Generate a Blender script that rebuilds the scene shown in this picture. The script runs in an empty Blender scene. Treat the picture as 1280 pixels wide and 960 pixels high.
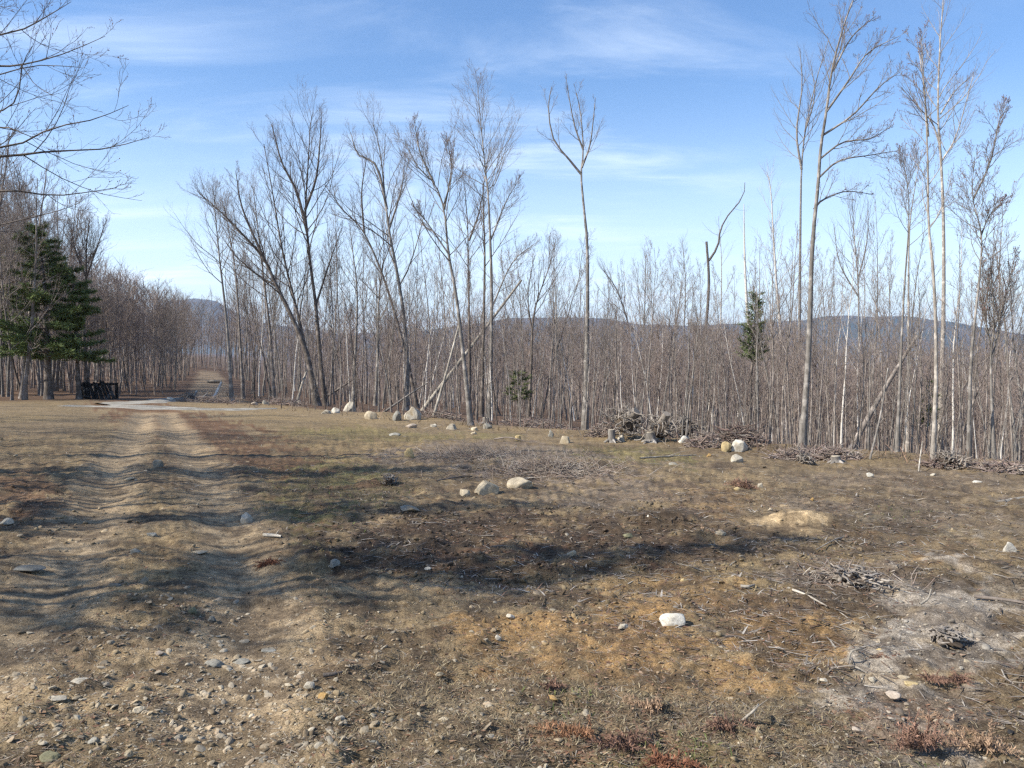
import bpy, math, random
import numpy as np
from mathutils import Vector, Matrix

R = math.radians
rng = np.random.default_rng(7)
random.seed(7)
scene = bpy.context.scene
COL = scene.collection

# ----------------------------------------------------------------- noise
def _h(ix, iy, s):
    n = (ix.astype(np.int64) * 374761393 + iy.astype(np.int64) * 668265263 + s * 974634777) & 0x7fffffff
    n = ((n ^ (n >> 13)) * 1274126177) & 0x7fffffff
    n = (n ^ (n >> 16)) & 0xffff
    return n / 65535.0

def vnoise(x, y, s=0):
    x = np.asarray(x, float); y = np.asarray(y, float)
    ix = np.floor(x); iy = np.floor(y)
    fx = x - ix; fy = y - iy
    fx = fx * fx * (3 - 2 * fx); fy = fy * fy * (3 - 2 * fy)
    a = _h(ix, iy, s); b = _h(ix + 1, iy, s); c = _h(ix, iy + 1, s); d = _h(ix + 1, iy + 1, s)
    return a + (b - a) * fx + (c - a) * fy + (a - b - c + d) * fx * fy

def fbm(x, y, s=0, o=4):
    t = 0; a = .5; n = 0
    for k in range(o):
        t = t + a * vnoise(x * 2 ** k + 17.3 * k, y * 2 ** k - 9.1 * k, s + k); n += a; a *= .5
    return t / n

def sstep(a, b, x):
    t = np.clip((x - a) / (b - a), 0, 1)
    return t * t * (3 - 2 * t)

# ----------------------------------------------------------------- camera model and terrain
PITCH = math.atan(0.040)
def base_z(x, y):
    s = .66 * x + .75 * y
    z = -.0347 * np.clip(s, -30, 18.7)
    over = np.maximum(s - 18.7, 0)
    az = x / np.maximum(y, 1.0)
    w = sstep(-.42, -.16, az) * sstep(-20, 5, y)
    w2 = sstep(-.05, .5, az)
    drop = (.085 + .05 * w2) * np.minimum(over, 170) + .03 * np.clip(over - 170, 0, 1100)
    return z - drop * (.10 + .90 * w)

RUTS = None
MOUNDS = []
def dist_poly(x, y, pl):
    d = np.full(np.shape(x), 1e9)
    for (ax, ay), (bx, by) in zip(pl[:-1], pl[1:]):
        dx, dy = bx - ax, by - ay
        t = np.clip(((x - ax) * dx + (y - ay) * dy) / (dx * dx + dy * dy), 0, 1)
        d = np.minimum(d, np.hypot(x - ax - t * dx, y - ay - t * dy))
    return d

def rut_d(x, y, pl):
    x = np.asarray(x, float); y = np.asarray(y, float)
    d = np.full(np.shape(x), 9.)
    if np.ndim(x) == 0:
        return dist_poly(x, y, pl) if x < 1 else d
    k = (x < 1) & (x > -16) & (y > 0) & (y < 40)
    d[k] = dist_poly(x[k], y[k], pl); return d

def gz(x, y):
    x = np.asarray(x, float); y = np.asarray(y, float)
    z = base_z(x, y)
    r = np.hypot(x, y)
    near = 1 - sstep(30, 60, r)
    z = z + near * (.16 * (fbm(x / 3.1, y / 3.1, 3, 3) - .5) + .22 * (vnoise(x / 9, y / 9, 11) - .5))
    z = z + (1 - near) * 1.2 * (fbm(x / 40, y / 40, 5, 3) - .5) * sstep(60, 120, r)
    s = .66 * x + .75 * y
    z = z + .22 * np.exp(-((s - 18.9) / 1.3) ** 2) * fbm(x / 1.5, y / 1.5, 21, 2) * sstep(-.3, -.15, x / np.maximum(y, 1))
    if RUTS:
        for pl in RUTS:
            d = rut_d(x, y, pl)
            k = .45 + .9 * vnoise(x / 1.3 + 7, y / 1.3, 19)
            z = z - .052 * k * np.exp(-(d / .26) ** 2) + .016 * k * np.exp(-((d - .5) / .2) ** 2)
    for (mx, my, rx, ry, hh) in MOUNDS:
        z = z + hh * np.exp(-(((x - mx) / rx) ** 2 + ((y - my) / ry) ** 2))
    return z

CAMZ = float(base_z(0., 0.)) + 1.65
def ray(px, py):
    u = (np.asarray(px, float) - 640) / 1000; v = (480 - np.asarray(py, float)) / 1000
    c, s = math.cos(PITCH), math.sin(PITCH)
    return u, c + v * s, v * c - s          # world direction

GRID = None
def hit(px, py, tmax=400.):
    if GRID is not None:
        gx, gy, G = GRID
        a = np.clip((np.asarray(px, float) - gx[0]) / (gx[1] - gx[0]), 0, len(gx) - 1.001); b = np.clip((np.asarray(py, float) - gy[0]) / (gy[1] - gy[0]), 0, len(gy) - 1.001)
        i = a.astype(int); j = b.astype(int); fa = a - i; fb = b - j
        it = (G[j, i] * (1 - fa) + G[j, i + 1] * fa) * (1 - fb) + (G[j + 1, i] * (1 - fa) + G[j + 1, i + 1] * fa) * fb
        t = 1 / it; dx, dy, dz = ray(px, py)
        z = gz(dx * t, dy * t)
        for _ in range(2 if np.size(t) > 50 else 8):
            t = t + .5 * ((z - CAMZ) / dz - t) * (dz < -.02); z = gz(dx * t, dy * t)
        return dx * t, dy * t, z
    dx, dy, dz = ray(px, py)
    t = np.full(np.shape(dx), .5); lo = t.copy() if np.ndim(t) else t
    done = np.zeros(np.shape(dx), bool); hi = np.full(np.shape(dx), tmax); lo = np.full(np.shape(dx), .5)
    tt = 1.0
    while tt < tmax:
        below = (CAMZ + dz * tt) < gz(dx * tt, dy * tt)
        new = below & ~done
        hi = np.where(new, tt, hi); lo = np.where(done | new, lo, tt); done = done | below
        if np.all(done): break
        tt *= 1.045
    for _ in range(22):
        m = (lo + hi) / 2
        b = (CAMZ + dz * m) < gz(dx * m, dy * m)
        hi = np.where(b, m, hi); lo = np.where(b, lo, m)
    return dx * hi, dy * hi, gz(dx * hi, dy * hi)

def atY(px, py, Y):
    dx, dy, dz = ray(px, py)
    return Vector((dx * Y / dy, Y, CAMZ + dz * Y / dy))

def pxy(px, py):
    a = hit(px, py); return (float(a[0]), float(a[1]))
_l = [(-330, 1100), (10, 800), (62, 740), (100, 670), (132, 610), (158, 560), (176, 530), (180, 516)]
_r = [(150, 1300), (300, 860), (318, 770), (300, 700), (268, 610), (245, 570), (220, 535), (205, 516)]
_ruts = [[pxy(*p) for p in _l], [pxy(*p) for p in _r]]
mx_, my_ = pxy(1008, 655)
RUTS = _ruts
MOUNDS += [(mx_, my_ + .1, .55, .30, .13)]
a_, b_ = pxy(830, 652); MOUNDS += [(a_, b_, .32, .2, .13)]
a_, b_ = pxy(640, 720); MOUNDS += [(a_, b_, 1.6, .5, -.10)]
a_, b_ = pxy(470, 640); MOUNDS += [(a_, b_, .9, .5, .10)]
a_, b_ = pxy(730, 585); MOUNDS += [(a_, b_, 2.0, 1.2, .13)]
a_, b_ = pxy(1200, 715); MOUNDS += [(a_, b_, .5, .25, .12)]
a_, b_ = pxy(330, 755); MOUNDS += [(a_, b_, .25, .10, .08)]
a_, b_ = pxy(235, 500); MOUNDS += [(a_ + 1.5, b_, 3.0, .7, .10)]

_gx = np.arange(-420., 1701., 12.); _gy = np.arange(474., 1330., 4.)
_GX, _GY = np.meshgrid(_gx, _gy); _d = ray(_GX, _GY); _q = hit(_GX, _GY)
GRID = (_gx, _gy, _d[1] / np.maximum(_q[1], .1))

# ----------------------------------------------------------------- mesh helpers
class MB:
    """collects verts, quads/tris and per-vertex colour; builds ONE mesh."""
    def __init__(s):
        s.v = []; s.f = []; s.c = []; s.m = []; s.n = 0
    def add(s, v, f, c=None, mi=0):
        v = np.asarray(v, np.float32).reshape(-1, 3); f = np.asarray(f, np.int32)
        s.v.append(v); s.f.append(f + s.n)
        s.m.append(np.full(len(f), mi, np.int32))
        if c is None: c = (1., 1., 1.)
        c = np.asarray(c, np.float32)
        if c.ndim == 1: c = np.tile(c, (len(v), 1))
        s.c.append(c); s.n += len(v)
    def mesh(s, name, smooth=True):
        me = bpy.data.meshes.new(name)
        V = np.concatenate(s.v); me.vertices.add(len(V)); me.vertices.foreach_set('co', V.ravel())
        lens = np.concatenate([np.full(len(f), f.shape[1], np.int32) for f in s.f])
        loops = np.concatenate([f.ravel() for f in s.f])
        starts = np.concatenate(([0], np.cumsum(lens)[:-1])).astype(np.int32)
        me.loops.add(len(loops)); me.loops.foreach_set('vertex_index', loops.astype(np.int32))
        me.polygons.add(len(lens)); me.polygons.foreach_set('loop_start', starts)
        me.polygons.foreach_set('material_index', np.concatenate(s.m))
        me.polygons.foreach_set('use_smooth', np.full(len(lens), smooth))
        at = me.attributes.new('Col', 'FLOAT_COLOR', 'POINT')
        C = np.concatenate(s.c); C4 = np.ones((len(C), 4), np.float32); C4[:, :3] = C
        at.data.foreach_set('color', C4.ravel())
        me.update(calc_edges=True)
        return me
    def obj(s, name, mats, parent=None, smooth=True):
        me = s.mesh(name, smooth)
        for m in (mats if isinstance(mats, (list, tuple)) else [mats]): me.materials.append(m)
        o = bpy.data.objects.new(name, me); COL.objects.link(o)
        if parent: o.parent = parent
        return o

def unit(a):
    return a / np.maximum(np.linalg.norm(a, axis=-1, keepdims=True), 1e-9)

class Tubes:
    """collects tapered tubes (polyline + radii), emits them in one vectorised go."""
    def __init__(s): s.g = {}
    def add(s, P, Rd, sides=4, c=(0, 0, 0)):
        s.g.setdefault((len(P), sides), []).append((P, Rd, c))
    def into(s, mb, off=(0, 0, 0)):
        for (n, k), L in s.g.items():
            P = np.array([a[0] for a in L], float) - np.array(off); Rd = np.array([a[1] for a in L], float); C = np.array([a[2] for a in L], float)
            B = len(L)
            T = unit(np.gradient(P, axis=1))
            md = unit(T.mean(axis=1))
            ref = np.zeros((B, 3)); ref[np.arange(B), np.argmin(np.abs(md), axis=1)] = 1
            u = unit(np.cross(T, ref[:, None, :])); v = np.cross(T, u)
            a = np.arange(k) * 2 * np.pi / k
            ring = P[:, :, None, :] + Rd[:, :, None, None] * (np.cos(a)[None, None, :, None] * u[:, :, None, :] + np.sin(a)[None, None, :, None] * v[:, :, None, :])
            V = ring.reshape(-1, 3)
            i = np.arange(n - 1)[:, None] * k; j = np.arange(k)[None, :]; j2 = (j + 1) % k
            q = np.stack([i + j, i + j2, i + k + j2, i + k + j], -1).reshape(-1, 4)
            F = (q[None] + (np.arange(B) * n * k)[:, None, None]).reshape(-1, 4)
            mb.add(V, F, np.repeat(C, n * k, axis=0))
        return mb

def tag(o, label, cat, group=None, kind=None):
    o['label'] = label; o['category'] = cat
    if group: o['group'] = group
    if kind: o['kind'] = kind
    return o

def struct(o, kind='structure'):
    o['kind'] = kind; return o

def thing(name, label, cat, loc=(0, 0, 0), group=None):
    o = bpy.data.objects.new(name, None); COL.objects.link(o)
    o.empty_display_size = .1
    o.location = loc
    return tag(o, label, cat, group)

# ----------------------------------------------------------------- materials
class NT:
    def __init__(s, name):
        s.m = bpy.data.materials.new(name); s.m.use_nodes = True
        s.t = s.m.node_tree; s.b = s.t.nodes['Principled BSDF']
        s.b.inputs['Roughness'].default_value = .92
        s.b.inputs['Specular IOR Level'].default_value = .2
    def n(s, typ, **kw):
        nd = s.t.nodes.new(typ)
        for k, v in kw.items():
            if hasattr(nd, k): setattr(nd, k, v)
            else: nd.inputs[k.replace('_', ' ')].default_value = v
        return nd
    def l(s, a, b): s.t.links.new(a, b)
    def noise(s, vec, scale, detail=4, rough=.6):
        nd = s.n('ShaderNodeTexNoise'); nd.inputs['Scale'].default_value = scale; nd.inputs['Detail'].default_value = detail; nd.inputs['Roughness'].default_value = rough
        if vec: s.l(vec, nd.inputs['Vector'])
        return nd.outputs['Fac']
    def ramp(s, fac, a, b, ca=(0, 0, 0), cb=(1, 1, 1)):
        r = s.n('ShaderNodeValToRGB'); e = r.color_ramp.elements
        e[0].position = a; e[1].position = b; e[0].color = (*ca, 1); e[1].color = (*cb, 1)
        s.l(fac, r.inputs['Fac']); return r.outputs['Color']
    def mix(s, fac, a, b, mode='MIX'):
        m = s.n('ShaderNodeMix', data_type='RGBA', blend_type=mode)
        for v, i in ((fac, 0), (a, 6), (b, 7)):
            if hasattr(v, 'is_linked'): s.l(v, m.inputs[i])
            elif i == 0: m.inputs[0].default_value = v
            else: m.inputs[i].default_value = (*v, 1)
        return m.outputs[2]
    def attr(s, name='Col'):
        return s.n('ShaderNodeAttribute', attribute_name=name).outputs['Color']
    def coord(s, which='Object'):
        return s.n('ShaderNodeTexCoord').outputs[which]
    def bump(s, h, strength, dist):
        b = s.n('ShaderNodeBump'); b.inputs['Strength'].default_value = strength; b.inputs['Distance'].default_value = dist
        s.l(h, b.inputs['Height']); s.l(b.outputs['Normal'], s.b.inputs['Normal'])

def mat_ground():
    t = NT('ground_soil'); c = t.coord(); col = t.attr()
    big = t.noise(c, 1.7, 5); mid = t.noise(c, 14, 6, .7); fine = t.noise(c, 90, 5, .75)
    x = t.mix(1.0, col, t.ramp(big, .25, .75, (.72, .72, .74), (1.25, 1.22, 1.18)), 'MULTIPLY')
    x = t.mix(1.0, x, t.ramp(mid, .3, .72, (.46, .43, .40), (1.5, 1.49, 1.47)), 'MULTIPLY')
    x = t.mix(1.0, x, t.ramp(fine, .32, .68, (.34, .31, .28), (1.68, 1.66, 1.62)), 'MULTIPLY')
    vor = t.n('ShaderNodeTexVoronoi'); vor.inputs['Scale'].default_value = 55; t.l(c, vor.inputs['Vector'])
    spk = t.ramp(vor.outputs['Distance'], .10, .22, (1, 1, 1), (0, 0, 0))
    pick = t.ramp(t.noise(c, 23, 2), .56, .62)
    both = t.mix(1.0, spk, pick, 'MULTIPLY')
    x = t.mix(both, x, (.36, .32, .26))
    t.l(x, t.b.inputs['Base Color'])
    h = t.mix(.5, mid, fine)
    t.bump(h, .9, .03)
    return t.m

def mat_vcol(name, scale=60, lo=.7, hi=1.3, rough=.9, bump=0, dist=.01):
    t = NT(name); c = t.coord(); n = t.noise(c, scale, 4, .7)
    x = t.mix(1.0, t.attr(), t.ramp(n, .3, .7, (lo,) * 3, (hi,) * 3), 'MULTIPLY')
    t.l(x, t.b.inputs['Base Color']); t.b.inputs['Roughness'].default_value = rough
    if bump: t.bump(n, bump, dist)
    return t.m

def mat_bark(name, dark, light, twig, bud=(.22, .10, .085)):
    t = NT(name); c = t.coord()
    mp = t.n('ShaderNodeMapping'); mp.inputs['Scale'].default_value = (1, 1, .22); t.l(c, mp.inputs['Vector'])
    n1 = t.noise(mp.outputs[0], 24, 5, .7); n2 = t.noise(c, 3.2, 4, .6)
    b = t.mix(t.ramp(n1, .35, .65), dark, light)
    lich = t.ramp(n2, .50, .66)
    b = t.mix(lich, b, tuple(min(1, v * 1.45 + .03) for v in light))
    sep = t.n('ShaderNodeSeparateColor'); t.l(t.attr(), sep.inputs[0])
    x = t.mix(sep.outputs[0], b, twig); x = t.mix(sep.outputs[1], x, bud)
    t.l(x, t.b.inputs['Base Color']); t.bump(n1, .6, .02)
    return t.m

def mat_birch():
    t = NT('birch_bark'); c = t.coord()
    mp = t.n('ShaderNodeMapping'); mp.inputs['Scale'].default_value = (1, 1, 6); t.l(c, mp.inputs['Vector'])
    n1 = t.noise(mp.outputs[0], 3.0, 4, .7); n2 = t.noise(c, 2.2, 4)
    b = t.mix(t.ramp(n1, .56, .66), (.60, .56, .50), (.10, .085, .07))
    b = t.mix(t.ramp(n2, .5, .7), b, (.34, .29, .24))
    sep = t.n('ShaderNodeSeparateColor'); t.l(t.attr(), sep.inputs[0])
    x = t.mix(sep.outputs[0], b, (.15, .10, .085)); x = t.mix(sep.outputs[1], x, (.2, .1, .085))
    t.l(x, t.b.inputs['Base Color']); t.bump(n1, .3, .01)
    return t.m

def mat_rock():
    t = NT('field_stone'); c = t.coord(); oi = t.n('ShaderNodeObjectInfo').outputs['Color']
    rnd = t.n('ShaderNodeObjectInfo').outputs['Random']
    ad = t.n('ShaderNodeVectorMath', operation='ADD'); t.l(c, ad.inputs[0])
    sc = t.n('ShaderNodeVectorMath', operation='SCALE'); sc.inputs[0].default_value = (9, 17, 23); t.l(rnd, sc.inputs['Scale']); t.l(sc.outputs[0], ad.inputs[1])
    v = ad.outputs[0]
    n1 = t.noise(v, 9, 5, .65); n2 = t.noise(v, 70, 4, .7); n3 = t.noise(v, 4, 3)
    x = t.mix(1.0, oi, t.ramp(n1, .3, .7, (.68, .66, .62), (1.15, 1.15, 1.15)), 'MULTIPLY')
    x = t.mix(1.0, x, t.ramp(n2, .3, .7, (.72, .7, .68), (1.2, 1.2, 1.2)), 'MULTIPLY')
    x = t.mix(t.ramp(n3, .56, .74, (0, 0, 0), (.75, .75, .75)), x, (.24, .17, .085))
    t.l(x, t.b.inputs['Base Color']); t.bump(t.mix(.5, n1, n2), .5, .02)
    return t.m

def mat_gravel_road():
    t = NT('gravel_road_surface'); c = t.coord()
    n = t.noise(c, 1.6, 6, .75); f = t.noise(c, 40, 4)
    x = t.mix(t.ramp(n, .35, .65), (.20, .18, .145), (.38, .352, .30))
    x = t.mix(1.0, x, t.ramp(f, .3, .7, (.75,) * 3, (1.2,) * 3), 'MULTIPLY')
    t.l(x, t.b.inputs['Base Color']); t.bump(f, .5, .02)
    return t.m

def mat_hill():
    t = NT('forested_hill'); c = t.coord()
    n = t.noise(c, .0035, 6, .65); f = t.noise(c, .02, 5, .7)
    x = t.mix(t.ramp(n, .42, .6), (.085, .068, .05), (.035, .045, .028))
    x = t.mix(1.0, x, t.ramp(f, .3, .7, (.6,) * 3, (1.4,) * 3), 'MULTIPLY')
    t.l(x, t.b.inputs['Base Color'])
    return t.m

M_GROUND = mat_ground()
M_BARK = {
    'grey': mat_bark('grey_bark', (.105, .094, .082), (.245, .222, .196), (.205, .165, .138)),
    'dark': mat_bark('dark_bark', (.060, .050, .042), (.150, .125, .105), (.17, .135, .112)),
    'pale': mat_bark('pale_bark', (.19, .165, .14), (.38, .34, .29), (.22, .18, .15)),
    'shade': mat_bark('brown_grey_bark', (.105, .088, .075), (.25, .215, .185), (.275, .222, .190)),
    'birch': mat_birch(),
    'black': mat_bark('near_black_wood', (.014, .012, .011), (.028, .025, .022), (.05, .04, .035)),  # even near-black wood colour for the rack poles
    'dead': mat_bark('weathered_wood', (.17, .148, .12), (.36, .325, .27), (.23, .19, .15)),
}
M_ROCK = mat_rock()
M_LITTER = mat_vcol('forest_litter', 40)
M_GRASS = mat_vcol('dry_grass', 8)
M_NEEDLE = mat_vcol('conifer_needles', 3, .6, 1.4)
M_FERN = mat_vcol('dead_fern_fronds', 25, .6, 1.4)
M_WOOD = mat_bark('root_wood', (.12, .10, .085), (.30, .265, .225), (.22, .19, .16))
M_CUT = mat_vcol('cut_wood', 30, .8, 1.15)
M_ROAD = mat_gravel_road()
M_HILL = mat_hill()

# ----------------------------------------------------------------- ground sheet
def patch(px, py, w, h):
    """a ground patch given by its outline in the photograph, as a WORLD ellipse"""
    x, y = pxy(px, py); x0, y0 = pxy(px, py - h / 2); x1, y1 = pxy(px, py + h / 2)
    return (x, (y0 + y1) / 2, w / 2000 * y, max(.12, (y0 - y1) / 2), x / y)

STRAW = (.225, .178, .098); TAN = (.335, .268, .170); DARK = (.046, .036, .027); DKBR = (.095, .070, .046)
ORNG = (.285, .192, .092); GREEN = (.165, .160, .065); TWIG = (.200, .172, .145); GRAV = (.315, .295, .258)
SAND = (.50, .40, .25); LEAF = (.135, .078, .048); GREYBR = (.185, .152, .106)
PATCHES = [  # (colour, strength, px, py, w, h)
    (TAN, .7, 270, 880, 560, 170), (TAN, .8, 330, 815, 260, 70), (TAN, .5, 120, 800, 260, 90), (GREYBR, .8, 560, 890, 330, 110),
    (TAN, .9, 480, 728, 170, 30), (TAN, .6, 610, 740, 200, 24), (TAN, .5, 700, 690, 160, 24),
    (ORNG, .85, 730, 800, 320, 100), (ORNG, .55, 830, 745, 260, 50), (ORNG, .8, 1000, 800, 260, 100), (ORNG, .6, 900, 845, 240, 60),
    (ORNG, .55, 870, 625, 150, 36), (ORNG, .8, 1210, 705, 90, 36), (ORNG, .6, 1100, 665, 90, 16), (ORNG, .5, 620, 660, 120, 22), (ORNG, .8, 330, 775, 60, 22),
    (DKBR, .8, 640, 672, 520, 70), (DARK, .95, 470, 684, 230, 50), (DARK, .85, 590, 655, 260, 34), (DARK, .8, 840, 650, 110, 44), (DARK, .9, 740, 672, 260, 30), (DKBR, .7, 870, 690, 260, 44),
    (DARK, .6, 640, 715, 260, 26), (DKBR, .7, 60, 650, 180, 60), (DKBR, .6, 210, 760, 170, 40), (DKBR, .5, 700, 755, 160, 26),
    (GREEN, .75, 395, 607, 210, 80), (STRAW, .8, 420, 560, 330, 50), (GREEN, .6, 760, 567, 200, 20), (GREEN, .55, 1120, 641, 90, 16), (GREEN, .6, 640, 575, 120, 14), (GREEN, .45, 470, 545, 240, 16),
    (GREEN, .4, 830, 950, 160, 40), (GREEN, .4, 1130, 660, 200, 20), (GREEN, .4, 620, 545, 60, 8),
    (TWIG, .85, 620, 572, 280, 42), (TWIG, .8, 710, 592, 200, 30), (TWIG, .6, 1140, 645, 330, 50), (TWIG, .6, 780, 620, 220, 36), (TWIG, .5, 1150, 600, 300, 30), (TWIG, .7, 1060, 725, 180, 50),
    (GRAV, 1., 1270, 850, 240, 290), (GRAV, .6, 1200, 770, 180, 90), (GRAV, .5, 310, 840, 120, 40), (GRAV, .35, 1250, 740, 140, 60),
    (SAND, 1.0, 1008, 654, 100, 28), (SAND, .6, 960, 650, 60, 16),
    (LEAF, .8, 40, 540, 190, 90), (LEAF, .3, 275, 537, 110, 14), (LEAF, .7, 20, 620, 120, 50), (LEAF, .45, 760, 920, 260, 60), (LEAF, .4, 1140, 900, 200, 60),
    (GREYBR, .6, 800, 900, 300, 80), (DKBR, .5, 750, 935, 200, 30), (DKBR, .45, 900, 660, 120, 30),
]
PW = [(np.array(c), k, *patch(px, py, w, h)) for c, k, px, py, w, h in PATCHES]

def ground_col(x, y):
    n1 = fbm(x / 1.4, y / 1.4, 31, 4); n2 = fbm(x / .45, y / .45, 41, 4); n3 = fbm(x / 6, y / 6, 51, 3); n4 = fbm(x / .14, y / .11, 171, 3)
    a = np.array(STRAW)[None] * (1 - n1[:, None]) * 1.05 + np.array(GREYBR)[None] * n1[:, None] * 1.05
    C = a * (.75 + .5 * n3[:, None])
    s = .66 * x + .75 * y
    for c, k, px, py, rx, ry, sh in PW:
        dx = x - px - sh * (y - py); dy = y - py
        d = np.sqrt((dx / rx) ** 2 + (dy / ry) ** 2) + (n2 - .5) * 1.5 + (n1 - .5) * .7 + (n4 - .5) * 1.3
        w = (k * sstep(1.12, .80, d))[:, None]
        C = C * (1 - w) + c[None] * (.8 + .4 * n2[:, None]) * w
    for pl in RUTS:
        d = rut_d(x, y, pl) + (n2 - .5) * .35 + (n1 - .5) * .25
        w = (.9 * sstep(.56, .26, d))[:, None]
        C = C * (1 - w) + np.array((.32, .262, .178))[None] * (.75 + .4 * n1[:, None]) * w
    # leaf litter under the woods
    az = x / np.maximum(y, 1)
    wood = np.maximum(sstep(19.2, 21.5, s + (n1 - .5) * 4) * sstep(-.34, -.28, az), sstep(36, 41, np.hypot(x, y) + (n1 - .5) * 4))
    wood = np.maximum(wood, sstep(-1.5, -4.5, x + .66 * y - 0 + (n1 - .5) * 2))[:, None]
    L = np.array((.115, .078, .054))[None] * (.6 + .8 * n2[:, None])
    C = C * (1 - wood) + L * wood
    q = (sstep(1.7, .9, np.abs(x + .378 * y + (n1 - .5) * 1.5)) * sstep(35, 38, y) * sstep(130, 100, y))[:, None]
    C = C * (1 - q) + np.array((.25, .20, .14))[None] * q
    # dark litter clumps, then thin thatch
    t = sstep(.52, .62, fbm(x / .85 + 3, y / .5, 261, 4))[:, None] * .50 * (1 - sstep(16, 30, np.hypot(x, y)))[:, None]
    rut = np.minimum(rut_d(x, y, RUTS[0]), rut_d(x, y, RUTS[1]))
    t = t * sstep(.2, .5, rut)[:, None]
    C = C * (1 - t) + np.array((.092, .068, .046))[None] * t
    t = sstep(.50, .62, fbm(x / .26, y / .20, 61, 4) + .25 * (n1 - .5))[:, None] * .62 * (1 - sstep(12, 25, np.hypot(x, y)))[:, None]
    C = C * (1 - t) + np.array((.066, .050, .036))[None] * t
    t = sstep(.60, .72, fbm(x / .33 + 9, y / .25, 161, 4))[:, None] * .5 * (1 - sstep(12, 25, np.hypot(x, y)))[:, None]
    C = C * (1 - t) + np.array((.27, .215, .13))[None] * t
    return C * np.array((1.05, 1.01, .97))[None]

def build_ground():
    fr = R(44)
    th = np.concatenate([np.linspace(-math.pi, -fr, 70)[:-1], np.linspace(-fr, fr, 860), np.linspace(fr, math.pi, 70)[1:-1]])
    rr = [.35, .8, 1.3, 1.8]; r = 2.2
    while r < 32: rr.append(r); r += max(.0013 * r * r, .009)
    while r < 9000: rr.append(r); r *= 1.045
    rr = np.array(rr)
    TH, RR = np.meshgrid(th, rr)
    x = (RR * np.sin(TH)).ravel(); y = (RR * np.cos(TH)).ravel()
    z = gz(x, y)
    micro = (1 - sstep(14, 30, RR.ravel()))
    drut = np.minimum(rut_d(x, y, RUTS[0]), rut_d(x, y, RUTS[1]))
    smooth = .35 + .65 * sstep(.1, .6, drut)
    f1 = fbm(x / .30, y / .30, 71, 4); f2 = fbm(x / .09, y / .09, 81, 3)
    cl = np.abs(fbm(x / .16, y / .16, 91, 3) - .5) * 2
    z = z + micro * smooth * (.115 * (f1 - .5) + .042 * (f2 - .5) + .045 * (cl - .3))
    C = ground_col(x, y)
    nt, nr = len(th), len(rr)
    i = np.arange(nr - 1)[:, None] * nt; j = np.arange(nt)[None, :]; j2 = (j + 1) % nt
    F = np.stack([i + j, i + nt + j, i + nt + j2, i + j2], -1).reshape(-1, 4)[:, ::-1]
    V = np.stack([x, y, z], -1)
    mb = MB(); mb.add(V, F[:, ::-1] if False else F, C)
    c0 = len(V)
    mb.add(np.array([[0, 0, float(gz(0., 0.))]]), np.zeros((0, 3), int), C[:1])
    fan = np.stack([np.full(nt, c0), np.arange(nt), (np.arange(nt) + 1) % nt], -1)
    mb.f.append(fan.astype(np.int32)); mb.m.append(np.zeros(nt, np.int32))
    o = mb.obj('ground', M_GROUND)
    return struct(o)

ground = build_ground()

# ----------------------------------------------------------------- gravel road sheets
def strip(name, pts, lift):
    P = [np.array(pxy(a, b)) for a, b, _ in pts]; W = [w for *_, w in pts]
    xs = np.linspace(0, len(P) - 1, 60)
    ix = np.clip(xs.astype(int), 0, len(P) - 2); f = (xs - ix)[:, None]
    P = np.array(P); W = np.array(W)
    C = P[ix] * (1 - f) + P[ix + 1] * f; w = (W[ix] * (1 - f[:, 0]) + W[ix + 1] * f[:, 0])
    for _ in range(6): C[1:-1] = (C[:-2] + C[1:-1] * 2 + C[2:]) / 4
    T = unit(np.gradient(C, axis=0)); N = np.stack([-T[:, 1], T[:, 0]], -1)
    k = 13; u = np.linspace(-1, 1, k)
    jit = .9 * (np.array([[vnoise(C[a, 0] * 1.3 + 50 * sgn, C[a, 1] * 1.3) - .5 for sgn in (0, 1)] for a in range(60)]))
    off = u[None, :] * w[:, None] + np.where(u[None, :] < 0, jit[:, :1] * np.abs(u), jit[:, 1:] * np.abs(u))
    XY = C[:, None, :] + N[:, None, :] * off[..., None]
    x = XY[..., 0].ravel(); y = XY[..., 1].ravel()
    z = gz(x, y) + lift * .5 + .09 * (fbm(x / .9, y / .6, 401, 3) - .42) - .09 * np.abs(np.tile(u, 60)) ** 4
    i = np.arange(59)[:, None] * k; j = np.arange(k - 1)[None, :]
    F = np.stack([i + j, i + j + 1, i + k + j + 1, i + k + j], -1).reshape(-1, 4)
    mb = MB(); mb.add(np.stack([x, y, z], -1), F)
    return struct(mb.obj(name, M_ROAD))
strip('gravel_road', [(345, 511, .3), (300, 511.3, .6), (250, 511.5, 1.0), (200, 510.5, 1.6), (150, 508.5, 1.7), (100, 507.5, 1.0), (70, 507.5, .4)], .045)
strip('forest_road', [(125, 506, .7), (150, 504.5, .8), (180, 502.8, .8), (205, 501, .7), (228, 499, .5)], .060)

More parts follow.
